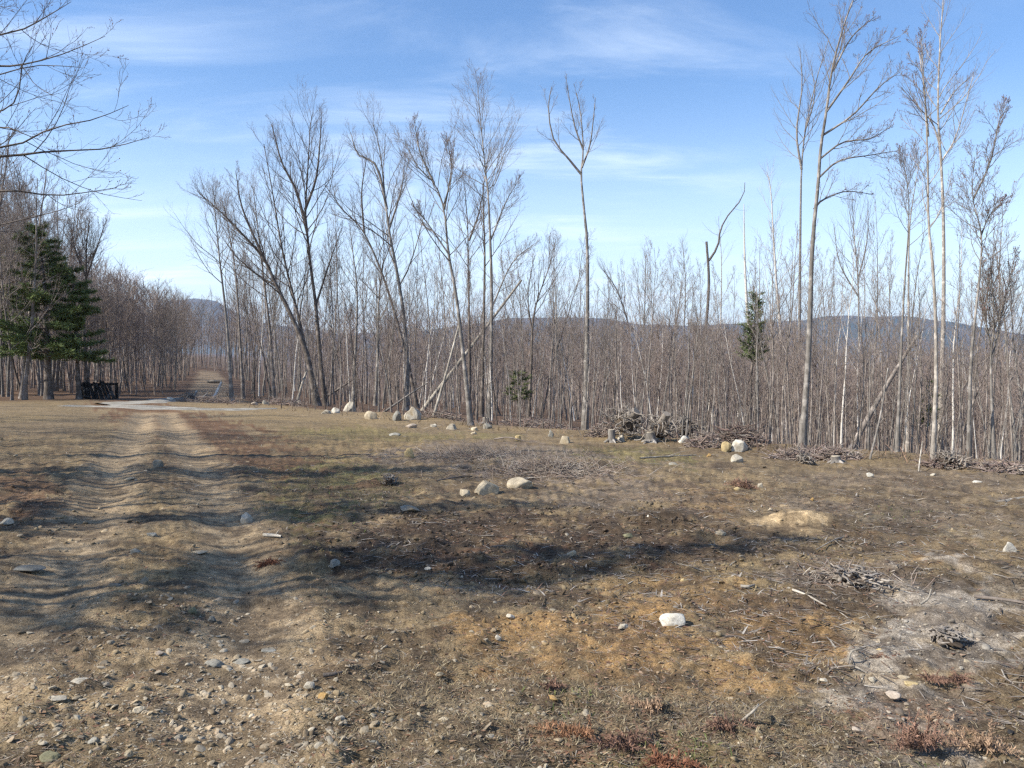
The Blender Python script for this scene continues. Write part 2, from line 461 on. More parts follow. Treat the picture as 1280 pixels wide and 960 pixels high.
# ----------------------------------------------------------------- far hills
def build_hills():
    prof = [(-900, 385), (-600, 372), (-300, 390), (0, 380), (150, 398), (190, 392), (213, 377), (245, 374), (272, 377), (310, 400), (420, 418), (520, 416), (570, 408), (640, 400), (700, 396), (760, 399), (800, 406),
            (860, 407), (905, 405), (960, 404), (1010, 400), (1035, 396), (1130, 395), (1180, 402), (1225, 410), (1280, 418), (1400, 400), (1700, 380), (2000, 396)]
    pu = np.array([(a - 640) / 1000 for a, _ in prof]); ph = np.array([(440 - b) / 1000 for _, b in prof])
    th = np.linspace(-1.0, 1.0, 620); rr = np.linspace(3600, 7200, 46)
    TH, RR = np.meshgrid(th, rr)
    x = RR * np.sin(TH); y = RR * np.cos(TH)
    u = np.tan(TH)
    el = np.interp(u.ravel(), pu, ph).reshape(u.shape) * np.cos(TH)
    rc = 5600.
    b = np.exp(-((RR - rc) / 850.) ** 2)
    z0 = gz(np.full(1, 0.), np.full(1, 3000.))[0] - 12
    top = el * rc + CAMZ
    z = z0 + (top - z0) * b + b * (fbm(x / 420, y / 420, 5, 5) - .5) * 34 + b * (fbm(x / 40, y / 40, 15, 2) - .5) * 9
    nt, nr = len(th), len(rr)
    i = np.arange(nr - 1)[:, None] * nt; j = np.arange(nt - 1)[None, :]
    F = np.stack([i + j, i + j + 1, i + nt + j + 1, i + nt + j], -1).reshape(-1, 4)
    mb = MB(); mb.add(np.stack([x.ravel(), y.ravel(), z.ravel()], -1), F)
    return struct(mb.obj('hills', M_HILL))
build_hills()

# ----------------------------------------------------------------- tree builder
def path(start, d, length, n, wander, up, g):
    P = np.empty((n, 3)); P[0] = start; st = length / (n - 1); d = np.array(d, float)
    W = g.normal(0, wander, (n, 3))
    for k in range(1, n):
        d = d + W[k]; d[2] += up; d /= math.sqrt(d[0] * d[0] + d[1] * d[1] + d[2] * d[2]) + 1e-9
        P[k] = P[k - 1] + d * st
    return P

def perp(t, a):
    r = np.array((1., 0, 0)) if abs(t[0]) < .8 else np.array((0, 1., 0))
    a0, a1, a2 = t; b0, b1, b2 = r
    u0, u1, u2 = a1 * b2 - a2 * b1, a2 * b0 - a0 * b2, a0 * b1 - a1 * b0
    q = 1 / math.sqrt(u0 * u0 + u1 * u1 + u2 * u2 + 1e-18); u0 *= q; u1 *= q; u2 *= q
    u = np.array((u0, u1, u2)); v = np.array((a1 * u2 - a2 * u1, a2 * u0 - a0 * u2, a0 * u1 - a1 * u0))
    return math.cos(a) * u + math.sin(a) * v

# per level: (count, length ratio, angle deg, wander, up, points, sides, c)
def cfg(limbs=16, L1=.30, ang1=42, up1=.10, sub=7, L2=.52, ang2=32, twigs=6, L3=.52, f0=.42, bud=0, rmin=.0029, w1=.09, w2=.11, twr=.55, taper=.72):
    return dict(f0=f0, bud=bud, rmin=rmin, taper=taper, lev=[(limbs, L1, ang1, w1, up1, 7, 5), (sub, L2, ang2, w2, .10, 5, 4), (twigs, L3, 40, .16, .10, 4, 3)], twr=twr)

def seglen(P): return float(np.linalg.norm(np.diff(P, axis=0), axis=1).sum())

def grow(T, P, Rd, L, lev, c, g, f0=None, scale=1.0, tips=None):
    if lev >= len(c['lev']):
        return
    n, lr, ang, wan, up, npt, sd = c['lev'][lev]
    if f0 is None: f0 = .18 if lev else c['f0']
    n = max(1, int(round(n * scale * g.uniform(.8, 1.2))))
    a = g.uniform(0, 6.28); m = len(P)
    for i in range(n):
        u = (i + g.uniform(.1, .9)) / n
        f = f0 + (1 - f0) * u
        q = f * (m - 1); k = min(int(q), m - 2); w = q - k
        p = P[k] * (1 - w) + P[k + 1] * w; r = Rd[k] * (1 - w) + Rd[k + 1] * w
        t = P[k + 1] - P[k]; t = t / (np.linalg.norm(t) + 1e-9)
        a += 2.4 + g.normal(0, .5)
        an = R(ang * g.uniform(.65, 1.3))
        if lev == 0: an *= (1.2 - .45 * u)
        d = math.cos(an) * t + math.sin(an) * perp(t, a)
        l = L * lr * (1 - (c['taper'] if lev == 0 else .55) * u) * g.uniform(.6, 1.25)
        if lev == 0: l = max(l, .05 * L)
        r0 = max(c['rmin'], min(r * .52, .0078 * l + c['rmin']))
        B = path(p, d, l, npt, wan, up, g)
        e = c['rmin'] * .45 if lev == 2 else max(r0 * .28, c['rmin'] * .6)
        rr = np.linspace(r0, e, npt)
        tw = (0.15, .65, 1.0)[lev]
        T.add(B, rr, sd, (tw, 0, 0))
        if c['bud'] and lev == 2:
            for z in range(3):
                if g.random() < c['bud']:
                    b = B[-1 - min(z, npt - 1)] ; s = g.uniform(.005, .009)
                    dd = (B[-1] - B[-2]); dd = dd / (np.linalg.norm(dd) + 1e-9)
                    T.add(np.array([b - dd * s, b, b + dd * s * 1.4]), np.array([.004, s, .003]), 4, (1, 1, 0))
        grow(T, B, rr, l, lev + 1, c, g)

def resample(pts, n):
    pts = np.array(pts, float); m = len(pts)
    E = np.vstack([2 * pts[0] - pts[1], pts, 2 * pts[-1] - pts[-2]])
    out = []
    for q in np.linspace(0, m - 1, n):
        k = min(int(q), m - 2); t = q - k
        a, b, c, d = E[k], E[k + 1], E[k + 2], E[k + 3]
        out.append(.5 * (2 * b + (c - a) * t + (2 * a - 5 * b + 4 * c - d) * t * t + (3 * b - a - 3 * c + d) * t ** 3))
    return np.array(out)

def trunk_radii(P, r0, r1, flare=.45):
    h = P[:, 2] - P[0, 2]; s = np.concatenate(([0], np.cumsum(np.linalg.norm(np.diff(P, axis=0), axis=1)))); f = s / s[-1]
    return (r0 + (r1 - r0) * f ** .85) * (1 + flare * np.exp(-s / .28))

def emit_tree(root, P, Rd, c, g, mat, limbs=(), extra_f0=.15, scale=1.0, sides=9):
    """P: trunk polyline (world-relative to root)."""
    T = Tubes(); T.add(P, Rd, sides, (0, 0, 0)); mb = MB(); T.into(mb); mb.obj('trunk', mat, root)
    T = Tubes(); L = seglen(P)
    grow(T, P, Rd, L, 0, c, g, scale=scale)
    for Q, rq in limbs:
        T.add(Q, rq, 6, (.05, 0, 0)); lq = seglen(Q)
        c2 = dict(c); lv = list(c['lev']); n0 = lv[0]
        lv[0] = (max(6, int(n0[0] * .8)), .42, n0[2], n0[3], n0[4], n0[5], n0[6]); c2['lev'] = lv
        grow(T, Q, rq, lq, 0, c2, g, f0=extra_f0, scale=scale)
    mb = MB(); T.into(mb); mb.obj('crown', mat, root)

# ----------------------------------------------------------------- trees that stand at the edge of the clearing
def edge_tree(name, label, cat, pts, wpx, kind='grey', c=None, limbs=(), group=None, seed=0, tip=.12, Yo=0, wob=.12, scale=1.0, nseg=16, flare=.45):
    g = np.random.default_rng(1000 + seed)
    bx, by, bz = hit(*pts[0]); bx, by, bz = float(bx), float(by) + Yo, float(bz)
    if Yo: bx = float(atY(pts[0][0], pts[0][1], by).x); bz = float(gz(bx, by))
    root = thing(name, label, cat, (bx, by, bz), group)
    base = np.array((bx, by, bz))
    W = [np.array(atY(a, b, by)) for a, b in pts]; W[0] = np.array((W[0][0], by, bz - .12))
    dep = np.cumsum(g.normal(0, wob, len(W))); dep -= dep[0]
    for k in range(len(W)): W[k][1] += dep[k]
    P = resample(W, nseg) - base
    r0 = wpx * .80 / 2000 * by
    Rd = trunk_radii(P, r0, r0 * tip, flare)
    LB = []
    for lp, lw in limbs:
        V = [np.array(atY(a, b, by)) for a, b in lp]
        d = np.concatenate(([0], np.cumsum(g.normal(0, wob * 1.3, len(V) - 1))))
        j0 = int(np.argmin(np.linalg.norm(P + base - V[0], axis=1)))
        for k in range(len(V)): V[k][1] += d[k] + (P[j0][1])
        Q = resample(V, 9) - base
        rl = lw * .72 / 2000 * by
        LB.append((Q, np.linspace(rl, max(.006, rl * .22), 9)))
    emit_tree(root, P, Rd, c or cfg(), g, M_BARK[kind], LB, scale=scale)
    return root

MAPLE = cfg(limbs=20, L1=.30, ang1=38, sub=8, twigs=6, f0=.38, bud=.12)
AIRY = cfg(limbs=22, L1=.22, ang1=44, sub=7, twigs=6, f0=.42, bud=.06)
SPARSE = cfg(limbs=10, L1=.16, ang1=48, sub=5, twigs=4, f0=.50, bud=.05)
UPRIGHT = cfg(limbs=20, L1=.30, ang1=28, up1=.16, sub=6, twigs=5, f0=.45, bud=.08)
BARE = cfg(limbs=7, L1=.12, ang1=60, sub=3, twigs=2, f0=.5, bud=0)
VASE = cfg(limbs=9, L1=.12, ang1=40, sub=6, twigs=4, f0=.62, bud=.0, L2=.5)

K = [
 dict(name='maple_tree', label='thick dark tree leaning over, front stem of the leaning pair by the track', cat='tree', pts=[(397, 507), (383, 440), (365, 395), (346, 358), (332, 325), (311, 300), (278, 266), (252, 243)], wpx=10.5, kind='dark', c=MAPLE, seed=1, scale=1.25,
      limbs=[([(383, 440), (372, 390), (360, 345), (350, 300), (338, 240), (327, 178)], 5.5), ([(332, 325), (305, 262), (295, 215)], 5), ([(346, 358), (316, 340), (290, 318)], 4)]),
 dict(name='maple_tree', label='tall upright forked tree standing right against the thick leaning dark tree', cat='tree', pts=[(408, 507), (402, 455), (395, 382), (388, 330), (385, 290), (382, 262), (384, 215), (388, 165), (390, 142)], wpx=8, kind='dark', c=MAPLE, seed=2, scale=1.2,
      limbs=[([(385, 290), (372, 240), (355, 205), (342, 158)], 6), ([(382, 262), (396, 225), (402, 185), (405, 150)], 5), ([(395, 382), (412, 330), (428, 285)], 4)]),
 dict(name='maple_tree', label='crooked tree whose bare trunk kinks to one side above the pale boulders', cat='tree', pts=[(507, 513), (509, 462), (506, 400), (497, 340), (487, 288), (481, 240), (474, 185), (466, 155)], wpx=8.5, kind='grey', c=MAPLE, seed=3,
      limbs=[([(484, 262), (471, 208), (447, 192), (438, 165)], 5), ([(487, 288), (502, 240), (508, 200)], 4)]),
 dict(name='maple_tree', label='tree slanting strongly over, its trunk crossing behind the crooked one', cat='tree', pts=[(522, 511), (510, 455), (484, 360), (455, 291), (430, 264), (404, 229)], wpx=7, kind='dark', c=AIRY, seed=4, Yo=1.5,
      limbs=[([(455, 291), (452, 240), (458, 200)], 4)]),
 dict(name='maple_tree', label='slim leaning tree with a long bare bole bending over at its budding top', cat='tree', pts=[(589, 531), (582, 470), (571, 372), (561, 318), (555, 262), (543, 230), (523, 210), (506, 176)], wpx=8.5, kind='grey', c=MAPLE, seed=5,
      limbs=[([(555, 262), (565, 215), (560, 180)], 4), ([(543, 230), (525, 190), (518, 152)], 4), ([(561, 318), (535, 280), (520, 262)], 3)]),
 dict(name='maple_tree', label='tallest straight tree of the central clump, with a fine spire-like top', cat='tree', pts=[(612, 526), (615, 380), (611, 256), (607, 215), (601, 155), (596, 97)], wpx=8, kind='grey', c=AIRY, seed=6, tip=.08, scale=1.3,
      limbs=[([(614, 300), (632, 255), (650, 225)], 3), ([(615, 385), (640, 330), (668, 305)], 3)]),
 dict(name='maple_tree', label='dark straight tree close behind the tallest central trunk', cat='tree', pts=[(602, 522), (605, 400), (606, 310), (604, 240), (612, 190)], wpx=7, kind='dark', c=AIRY, seed=7, Yo=1.2),
 dict(name='maple_tree', label='dark tree between slim leaning trunk and tallest trunk, forking above mid height', cat='tree', pts=[(587, 520), (587, 430), (585, 330), (584, 280), (580, 225)], wpx=6.5, kind='dark', c=MAPLE, seed=8, Yo=2.,
      limbs=[([(586, 300), (598, 265), (604, 235)], 4)]),
 dict(name='ash_tree', label='lone tall tree with a bare bole and wine-glass top beside the root pile', cat='tree', pts=[(731, 538), (734, 430), (735, 315), (730, 256), (727, 216), (730, 185), (727, 140), (722, 110)], wpx=9.5, kind='grey', c=VASE, seed=9, wob=.08,
      limbs=[([(727, 216), (712, 198), (692, 172), (686, 132), (690, 105)], 4.5), ([(728, 208), (738, 180), (742, 150), (745, 120)], 3.5), ([(730, 185), (718, 150), (708, 92)], 3.5)]),
 dict(name='snag_tree', label='broken-topped grey tree with one crooked arm reaching sideways above the root pile', cat='tree', pts=[(871, 531), (876, 470), (881, 425), (886, 355), (883, 302)], wpx=6, kind='dark', c=BARE, seed=10, tip=.6, wob=.04,
      limbs=[([(886, 326), (897, 308), (900, 290), (908, 272), (928, 247), (931, 228)], 4.2)]),
 dict(name='birch_tree', label='pale slanting birch with a dark scarred section behind the big white boulder', cat='tree', pts=[(924, 527), (930, 460), (937, 418), (934, 390), (931, 325), (930, 255)], wpx=9, kind='birch', c=SPARSE, seed=11, Yo=.6),
 dict(name='birch_tree', label='thin white birch leaning gently, standing just before the tall twin trunks', cat='tree', pts=[(984, 553), (980, 464), (972, 368), (967, 302), (963, 240), (958, 215)], wpx=8, kind='birch', c=cfg(limbs=20, L1=.17, ang1=34, sub=6, twigs=5, f0=.38, bud=.1), seed=12),
 dict(name='maple_tree', label='thinner rear stem of the tall twin trunks, forking low in its crown', cat='tree', pts=[(998, 552), (999, 420), (1000, 300), (1002, 210), (1008, 156), (1022, 96), (1036, 50)], wpx=7, kind='grey', c=cfg(limbs=14, L1=.17, ang1=40, sub=6, twigs=5, f0=.5, bud=.08), seed=13, Yo=.5, scale=1.1,
      limbs=[([(1002, 212), (996, 165), (1003, 108), (1000, 60)], 4.5), ([(1006, 165), (1018, 120), (1012, 75)], 3)]),
 dict(name='maple_tree', label='tallest tree of all, thick grey twin trunk with limbs sweeping out one side', cat='tree', pts=[(1002, 560), (1009, 440), (1014, 312), (1020, 235), (1024, 187), (1028, 144), (1038, 94), (1050, 47), (1068, 0), (1085, -35)], wpx=11, kind='grey', c=cfg(limbs=13, L1=.14, ang1=38, sub=6, twigs=5, f0=.55, bud=.06), seed=14, scale=1.1, nseg=20,
      limbs=[([(1016, 262), (1028, 250), (1060, 238), (1098, 240)], 4), ([(1020, 225), (1045, 203), (1085, 195), (1120, 190)], 3.5), ([(1023, 200), (1050, 180), (1080, 178), (1110, 160)], 3.5), ([(1024, 172), (1060, 148), (1090, 115), (1118, 95)], 4), ([(1028, 144), (1055, 105), (1080, 70), (1112, 55)], 4), ([(1040, 90), (1066, 45), (1100, 15)], 3.5)]),
 dict(name='maple_tree', label='pale smooth slender tree, first stem of the pair above the dark root hole', cat='tree', pts=[(1166, 576), (1167, 457), (1165, 350), (1163, 280), (1161, 200), (1157, 110), (1150, 45)], wpx=7.5, kind='pale', c=cfg(limbs=16, L1=.13, ang1=38, sub=6, twigs=5, f0=.48, bud=.12), seed=15, scale=1.1,
      limbs=[([(1162, 170), (1146, 120), (1136, 60)], 3)]),
 dict(name='maple_tree', label='tall pale tree rising beyond the photo top, second stem above the dark root hole', cat='tree', pts=[(1174, 568), (1180, 420), (1182, 285), (1180, 195), (1177, 140), (1178, 60), (1182, -10), (1184, -40)], wpx=9, kind='pale', c=cfg(limbs=18, L1=.14, ang1=40, sub=6, twigs=5, f0=.50, bud=.12), seed=16, Yo=.6, nseg=20, scale=1.1,
      limbs=[([(1179, 180), (1170, 150), (1150, 130), (1128, 108)], 3.5), ([(1181, 200), (1200, 165), (1225, 80)], 3.5), ([(1180, 140), (1200, 110), (1222, 90)], 3)]),
 dict(name='maple_tree', label='curving tree with a wide forked top beside the pale tall pair', cat='tree', pts=[(1211, 577), (1204, 457), (1208, 368), (1217, 315), (1218, 285), (1212, 245), (1210, 200)], wpx=7, kind='grey', c=AIRY, seed=17, Yo=.4,
      limbs=[([(1217, 300), (1235, 270), (1250, 250)], 3), ([(1213, 250), (1234, 203), (1240, 160), (1249, 138)], 3.5)]),
 dict(name='maple_tree', label='dark-twigged tree between the tall twin trunks and the leaning dead pole', cat='tree', pts=[(1076, 562), (1074, 420), (1073, 350), (1068, 290), (1066, 245)], wpx=5.5, kind='grey', c=UPRIGHT, seed=18, Yo=1.5,
      limbs=[([(1073, 370), (1050, 330), (1042, 280)], 3), ([(1073, 350), (1084, 300), (1086, 250)], 3)]),
 dict(name='maple_tree', label='tree just behind where the leaning dead pole crosses, with short upswept limbs', cat='tree', pts=[(1121, 571), (1130, 386), (1133, 285), (1135, 235), (1126, 200)], wpx=6, kind='grey', c=AIRY, seed=19, Yo=.8),
 dict(name='maple_tree', label='mottled brown trunk just past the crossing leaning pole, top lost in twigs', cat='tree', pts=[(1134, 569), (1135, 450), (1133, 300), (1140, 230), (1146, 190)], wpx=6, kind='pale', c=SPARSE, seed=20, Yo=.2),
 dict(name='maple_tree', label='many-stemmed twiggy tree near the end of the tree line past the curving tree', cat='tree', pts=[(1243, 582), (1245, 457), (1240, 404), (1234, 320)], wpx=6, kind='grey', c=UPRIGHT, seed=21, Yo=.8, scale=1.2,
      limbs=[([(1245, 457), (1256, 380), (1264, 325)], 3.5), ([(1245, 440), (1230, 380), (1225, 330)], 3)]),
 dict(name='maple_tree', label='dark leaning many-branched tree between tallest central tree and lone wine-glass tree', cat='tree', pts=[(661, 527), (664, 455), (668, 390), (686, 335), (692, 310)], wpx=6.5, kind='dark', c=UPRIGHT, seed=22, Yo=1.2,
      limbs=[([(666, 420), (660, 370), (668, 320)], 3)]),
 dict(name='maple_tree', label='first tall budding tree beside the leaning white post on the track', cat='tree', pts=[(290, 501), (283, 405), (273, 320), (270, 275), (268, 240)], wpx=6.5, kind='grey', c=MAPLE, seed=23, scale=1.2),
 dict(name='maple_tree', label='second budding tree from the leaning white post, bending over at its top', cat='tree', pts=[(304, 500), (300, 420), (292, 340), (284, 290), (276, 255)], wpx=5.5, kind='shade', c=MAPLE, seed=24, Yo=1.5, scale=1.2),
 dict(name='maple_tree', label='slim straight tree halfway between the white post and the leaning dark pair', cat='tree', pts=[(343, 502), (338, 420), (330, 350), (322, 280), (316, 230)], wpx=6, kind='shade', c=MAPLE, seed=25, Yo=1.0),
 dict(name='maple_tree', label='pale spotted slim tree right behind the front white boulder', cat='tree', pts=[(441, 505), (444, 440), (446, 370), (441, 320), (436, 285)], wpx=6, kind='grey', c=MAPLE, seed=26, Yo=1.6),
 dict(name='maple_tree', label='slim tree behind the pale boulder row with a wide rounded crown', cat='tree', pts=[(469, 508), (472, 440), (474, 370), (480, 320), (478, 270)], wpx=6, kind='grey', c=MAPLE, seed=27, Yo=2.2),
 dict(name='maple_tree', label='slim tree rising behind the stump pile, straight to a narrow crown', cat='tree', pts=[(802, 528), (803, 450), (806, 380), (807, 320)], wpx=5, kind='grey', c=UPRIGHT, seed=28, Yo=3.),
 dict(name='maple_tree', label='crooked dark twiggy tree between the wine-glass tree and stump pile', cat='tree', pts=[(783, 520), (788, 440), (784, 400), (770, 360), (752, 335)], wpx=5.5, kind='dark', c=UPRIGHT, seed=29, Yo=3.),
 dict(name='maple_tree', label='thin straight tree just before the broken-topped snag with a spindly top', cat='tree', pts=[(850, 528), (853, 450), (857, 360), (853, 300)], wpx=4.5, kind='grey', c=AIRY, seed=30, Yo=2.),
 dict(name='maple_tree', label='thin reddish tree between broken-topped snag and slanting birch', cat='tree', pts=[(896, 528), (900, 440), (902, 330), (898, 270)], wpx=4, kind='pale', c=SPARSE, seed=31, Yo=2.),
 dict(name='maple_tree', label='round-topped vase-shaped bare tree behind the green pine at the shaded wood', cat='tree', pts=[(112, 497), (109, 440), (108, 380), (110, 340), (112, 310), (116, 275)], wpx=8, kind='dark', c=cfg(limbs=20, L1=.26, ang1=34, f0=.55, sub=8, twigs=6, up1=.14), seed=33, Yo=3., scale=1.2, limbs=[([(109, 350), (125, 315), (138, 275)], 4), ([(109, 345), (95, 310), (86, 280)], 4)]),
 dict(name='birch_tree', label='thin pale stem between slanting birch and leaning white birch', cat='tree', pts=[(965, 552), (965, 450), (962, 380), (955, 330)], wpx=4.5, kind='birch', c=SPARSE, seed=32, Yo=1.),
]
for k in K: edge_tree(**k)

# dead leaning poles
def lean_pole(name, label, cat, a, b, w0, w1, kind='dead', group=None, seed=0, twigs=4, Yo=0, bend=.05):
    g = np.random.default_rng(500 + seed)
    x, y, z = [float(v) for v in hit(*a)]; y += Yo
    p0 = np.array(atY(a[0], a[1], y)); p0[2] = float(gz(p0[0], y)) - .05 if Yo else z - .05
    p1 = np.array(atY(b[0], b[1], y + .6))
    root = thing(name, label, cat, p0, group)
    m = (p0 + p1) / 2 + g.normal(0, bend, 3)
    P = resample([p0, m, p1], 10) - p0
    Rd = np.linspace(w0 / 2000 * y, w1 / 2000 * y, 10)
    T = Tubes(); T.add(P, Rd, 8, (0, 0, 0)); T.add(np.array([P[0], P[0] + (P[0] - P[1]) * .002]), np.array([Rd[0], 0]), 8)
    T.add(np.array([P[-1], P[-1] + (P[-1] - P[-2]) * .002]), np.array([Rd[-1], 0]), 8)
    mb = MB(); T.into(mb); mb.obj('trunk', M_BARK[kind], root)
    if twigs:
        T = Tubes(); L = seglen(P)
        grow(T, P, Rd, L, 0, cfg(limbs=twigs, L1=.22, ang1=45, sub=3, twigs=2, f0=.35, bud=0), g)
        mb = MB(); T.into(mb); mb.obj('branches', M_BARK[kind], root)
    return root
lean_pole('fallen_tree', 'long dead pole slanting up through the trees past the tall twin trunks', 'fallen tree', (1058, 565), (1146, 420), 8, 4, 'shade', seed=1, twigs=9)
lean_pole('fallen_tree', 'long pale dead trunk propped aslant against the central clump of trees', 'fallen tree', (527, 513), (652, 350), 5.5, 2.5, 'dead', seed=2, twigs=6)
lean_pole('fallen_tree', 'short thin pale dead stem leaning beside the long propped trunk', 'fallen tree', (541, 522), (574, 405), 4, 2, 'dead', seed=3, twigs=5)
lean_pole('fallen_tree', 'pale dead pole leaning low behind the thick dark leaning pair', 'fallen tree', (372, 500), (384, 462), 4, 2.5, 'dead', seed=4, twigs=0, Yo=.5)
lean_pole('fallen_tree', 'dark thin dead branch sloping up behind the pale boulder row', 'fallen tree', (400, 500), (445, 472), 3.5, 1.5, 'dark', seed=5, twigs=5)
lean_pole('fallen_tree', 'crooked grey dead branch reaching from the boulder row into the wood', 'fallen tree', (478, 515), (535, 478), 3, 1.5, 'grey', seed=6, twigs=6)
lean_pole('dead_post', 'leaning bleached white post by the debris on the forest road', 'post', (265, 501), (277, 478), 4.2, 3.2, 'birch', seed=7, twigs=0, bend=.01)
lean_pole('dead_post', 'short tilted grey post beside the white leaning post', 'post', (240, 500), (246, 489), 3.6, 3.0, 'dead', seed=8, twigs=0, bend=.01)
lean_pole('dead_branch', 'curved thin grey branch arching between the two leaning posts', 'branch', (248, 499), (263, 486), 1.8, 1, 'dead', seed=9, twigs=0, bend=.2)
lean_pole('snag_tree', 'short broken-off pale birch trunk standing out of the brush pile', 'snag', (889, 546), (893, 511), 8.5, 6.5, 'birch', seed=10, twigs=0, bend=.02)
lean_pole('dead_post', 'thin upright split stake at the dark root hole under the pale tall pair', 'stake', (1148, 589), (1153, 552), 2, 1.4, 'dead', seed=11, twigs=0, bend=.02)
lean_pole('fallen_tree', 'thin bent stem leaning among the trunks before the dark root hole', 'fallen tree', (1087, 573), (1110, 460), 3, 1.5, 'grey', seed=12, twigs=4)
lean_pole('log', 'weathered pale log lying on the ground at the end of the tree line', 'log', (1244, 626), (1300, 621), 9, 7, 'dead', seed=13, twigs=0, bend=.02)

# ----------------------------------------------------------------- woodland prototypes and copies
H0 = 10.
def proto(name, seed, kind, c, H=H0, r0=.058, wander=.035, lean=.04, tip=.12, fork=0):
    g = np.random.default_rng(seed)
    root = thing(name, '', 'tree')
    d = np.array((g.normal(0, lean), g.normal(0, lean), 1.)); d /= np.linalg.norm(d)
    P = path((0, 0, -.15), d, H, 15, wander, .03, g); P = resample(P, 15)
    Rd = trunk_radii(P, r0, r0 * tip)
    LB = []
    for _ in range(fork):
        k = int(g.integers(5, 9)); a = g.uniform(0, 6.28)
        t = unit(P[k + 1] - P[k]); dd = math.cos(.4) * t + math.sin(.4) * perp(t, a)
        Q = path(P[k], dd, H * .45, 9, .06, .10, g); LB.append((Q, np.linspace(Rd[k] * .7, .008, 9)))
    emit_tree(root, P, Rd, c, g, M_BARK[kind], LB, sides=7)
    return root

def wood_cfg(**k):
    d = dict(limbs=13, L1=.22, ang1=38, sub=6, twigs=5, f0=.42, bud=.0, rmin=.0040); d.update(k); return cfg(**d)
PROTO = {}
def P_(key, *a, **k): PROTO.setdefault(key, []).append(proto(*a, **k))
P_('wood', 'maple_tree', 21, 'shade', wood_cfg(bud=.10))
P_('wood', 'maple_tree', 22, 'shade', wood_cfg(L1=.24, bud=.10), fork=1)
P_('wood', 'maple_tree', 23, 'shade', wood_cfg(ang1=30, up1=.16))
P_('wood', 'maple_tree', 24, 'grey', wood_cfg(L1=.17, f0=.5), lean=.09)
P_('wood', 'maple_tree', 25, 'grey', wood_cfg(L1=.25, ang1=34), fork=2)
P_('wood', 'maple_tree', 26, 'dark', wood_cfg(f0=.5), lean=.10, wander=.06)
P_('wood', 'maple_tree', 27, 'shade', wood_cfg(L1=.18), r0=.045)
P_('wood', 'maple_tree', 28, 'grey', wood_cfg(L1=.15, f0=.35), r0=.04)
P_('pole', 'birch_tree', 29, 'birch', wood_cfg(L1=.15, limbs=12, f0=.5), r0=.05)
P_('pole', 'birch_tree', 30, 'birch', wood_cfg(L1=.13, limbs=9, f0=.5), r0=.042, lean=.08)
P_('dense', 'maple_tree', 31, 'shade', wood_cfg(limbs=22, L1=.30, ang1=55, sub=7, twigs=6, f0=.2), fork=1)
P_('dense', 'maple_tree', 32, 'shade', wood_cfg(limbs=22, L1=.28, ang1=60, sub=7, twigs=5, f0=.22), r0=.10)
P_('dense', 'maple_tree', 33, 'grey', wood_cfg(limbs=20, L1=.26, ang1=48, sub=7, twigs=6, f0=.25, bud=.10), fork=2)
P_('streak', 'maple_tree', 41, 'grey', wood_cfg(limbs=9, L1=.16, sub=4, twigs=3, f0=.5), r0=.10)
P_('streak', 'maple_tree', 42, 'dark', wood_cfg(limbs=8, L1=.18, sub=4, twigs=2, f0=.5), r0=.085, wander=.06)
P_('streak', 'maple_tree', 43, 'grey', wood_cfg(limbs=7, L1=.15, sub=4, twigs=3, f0=.55), r0=.075, fork=1)
P_('sap', 'sapling', 34, 'shade', wood_cfg(limbs=10, L1=.22, sub=4, twigs=3, f0=.2), H=4.2, r0=.026)
P_('sap', 'sapling', 35, 'grey', wood_cfg(limbs=9, L1=.20, ang1=30, sub=4, twigs=3, f0=.2), H=3.6, r0=.022)
P_('sap', 'sapling', 36, 'dark', wood_cfg(limbs=11, L1=.25, sub=4, twigs=3, f0=.15), H=3.2, r0=.022, lean=.12)
USED = set()
def place(key, x, y, sc, label, group, i=None, g=rng):
    L = PROTO[key]; i = int(g.integers(0, len(L))) if i is None else i % len(L)
    p = L[i]
    if p.name in USED:
        r = p.copy(); COL.objects.link(r)
        for ch in p.children:
            c = ch.copy(); COL.objects.link(c); c.parent = r
    else: r = p; USED.add(p.name)
    r.location = (x, y, float(gz(x, y))); r.rotation_euler = (0, 0, g.uniform(0, 6.28)); s = sc * g.uniform(.94, 1.06)
    r.scale = (s * g.uniform(.9, 1.1),) * 2 + (s,)
    r['label'] = label; r['group'] = group
    return r

def s_at(x, y): return .66 * x + .75 * y
# behind the edge, from the track across to the end of the line
gw = np.random.default_rng(99)
ZONES = [  # px0, px1, count, smin, smax, tops in the photo, label, group
 (285, 400, 26, 22, 46, (245, 350), 'bare budding tree set back in the wood between forest road and leaning dark pair', 'trees between the forest road and the leaning pair'),
 (400, 560, 34, 20.5, 48, (225, 350), 'bare tree set back in the wood behind the pale boulder row', 'trees behind the boulder row'),
 (560, 745, 36, 20.5, 48, (250, 370), 'bare tree set back in the wood behind the central clump', 'trees behind the central clump'),
 (745, 960, 40, 21, 50, (285, 395), 'slim bare tree set back in the wood behind the root pile', 'trees behind the root pile'),
 (960, 1290, 52, 21, 52, (250, 395), 'slim bare tree set back on the falling slope behind the tall pale pair', 'trees on the slope behind the tall pair'),
]
def at_u_(px, y): return (px - 640) / 1000 * y
def h_for(x, y, top):
    return ((440 - top) / 1000 * y + CAMZ - float(gz(x, y))) / H0
for a, b, n, s0, s1, tp, lab, grp in ZONES:
    for i in range(n):
        u = (a + (b - a) * (i + gw.uniform(0, 1)) / n - 640) / 1000
        s = s0 + (s1 - s0) * gw.random() ** 1.4
        y = s / (.66 * u + .75); x = u * y
        if abs(x + .378 * y) < 2.3: x += 4
        key = 'pole' if gw.random() < .17 else 'wood'
        place(key, x, y, min(1.35, h_for(x, y, tp[0] + (tp[1] - tp[0]) * gw.random() ** .7)), lab, grp, g=gw)
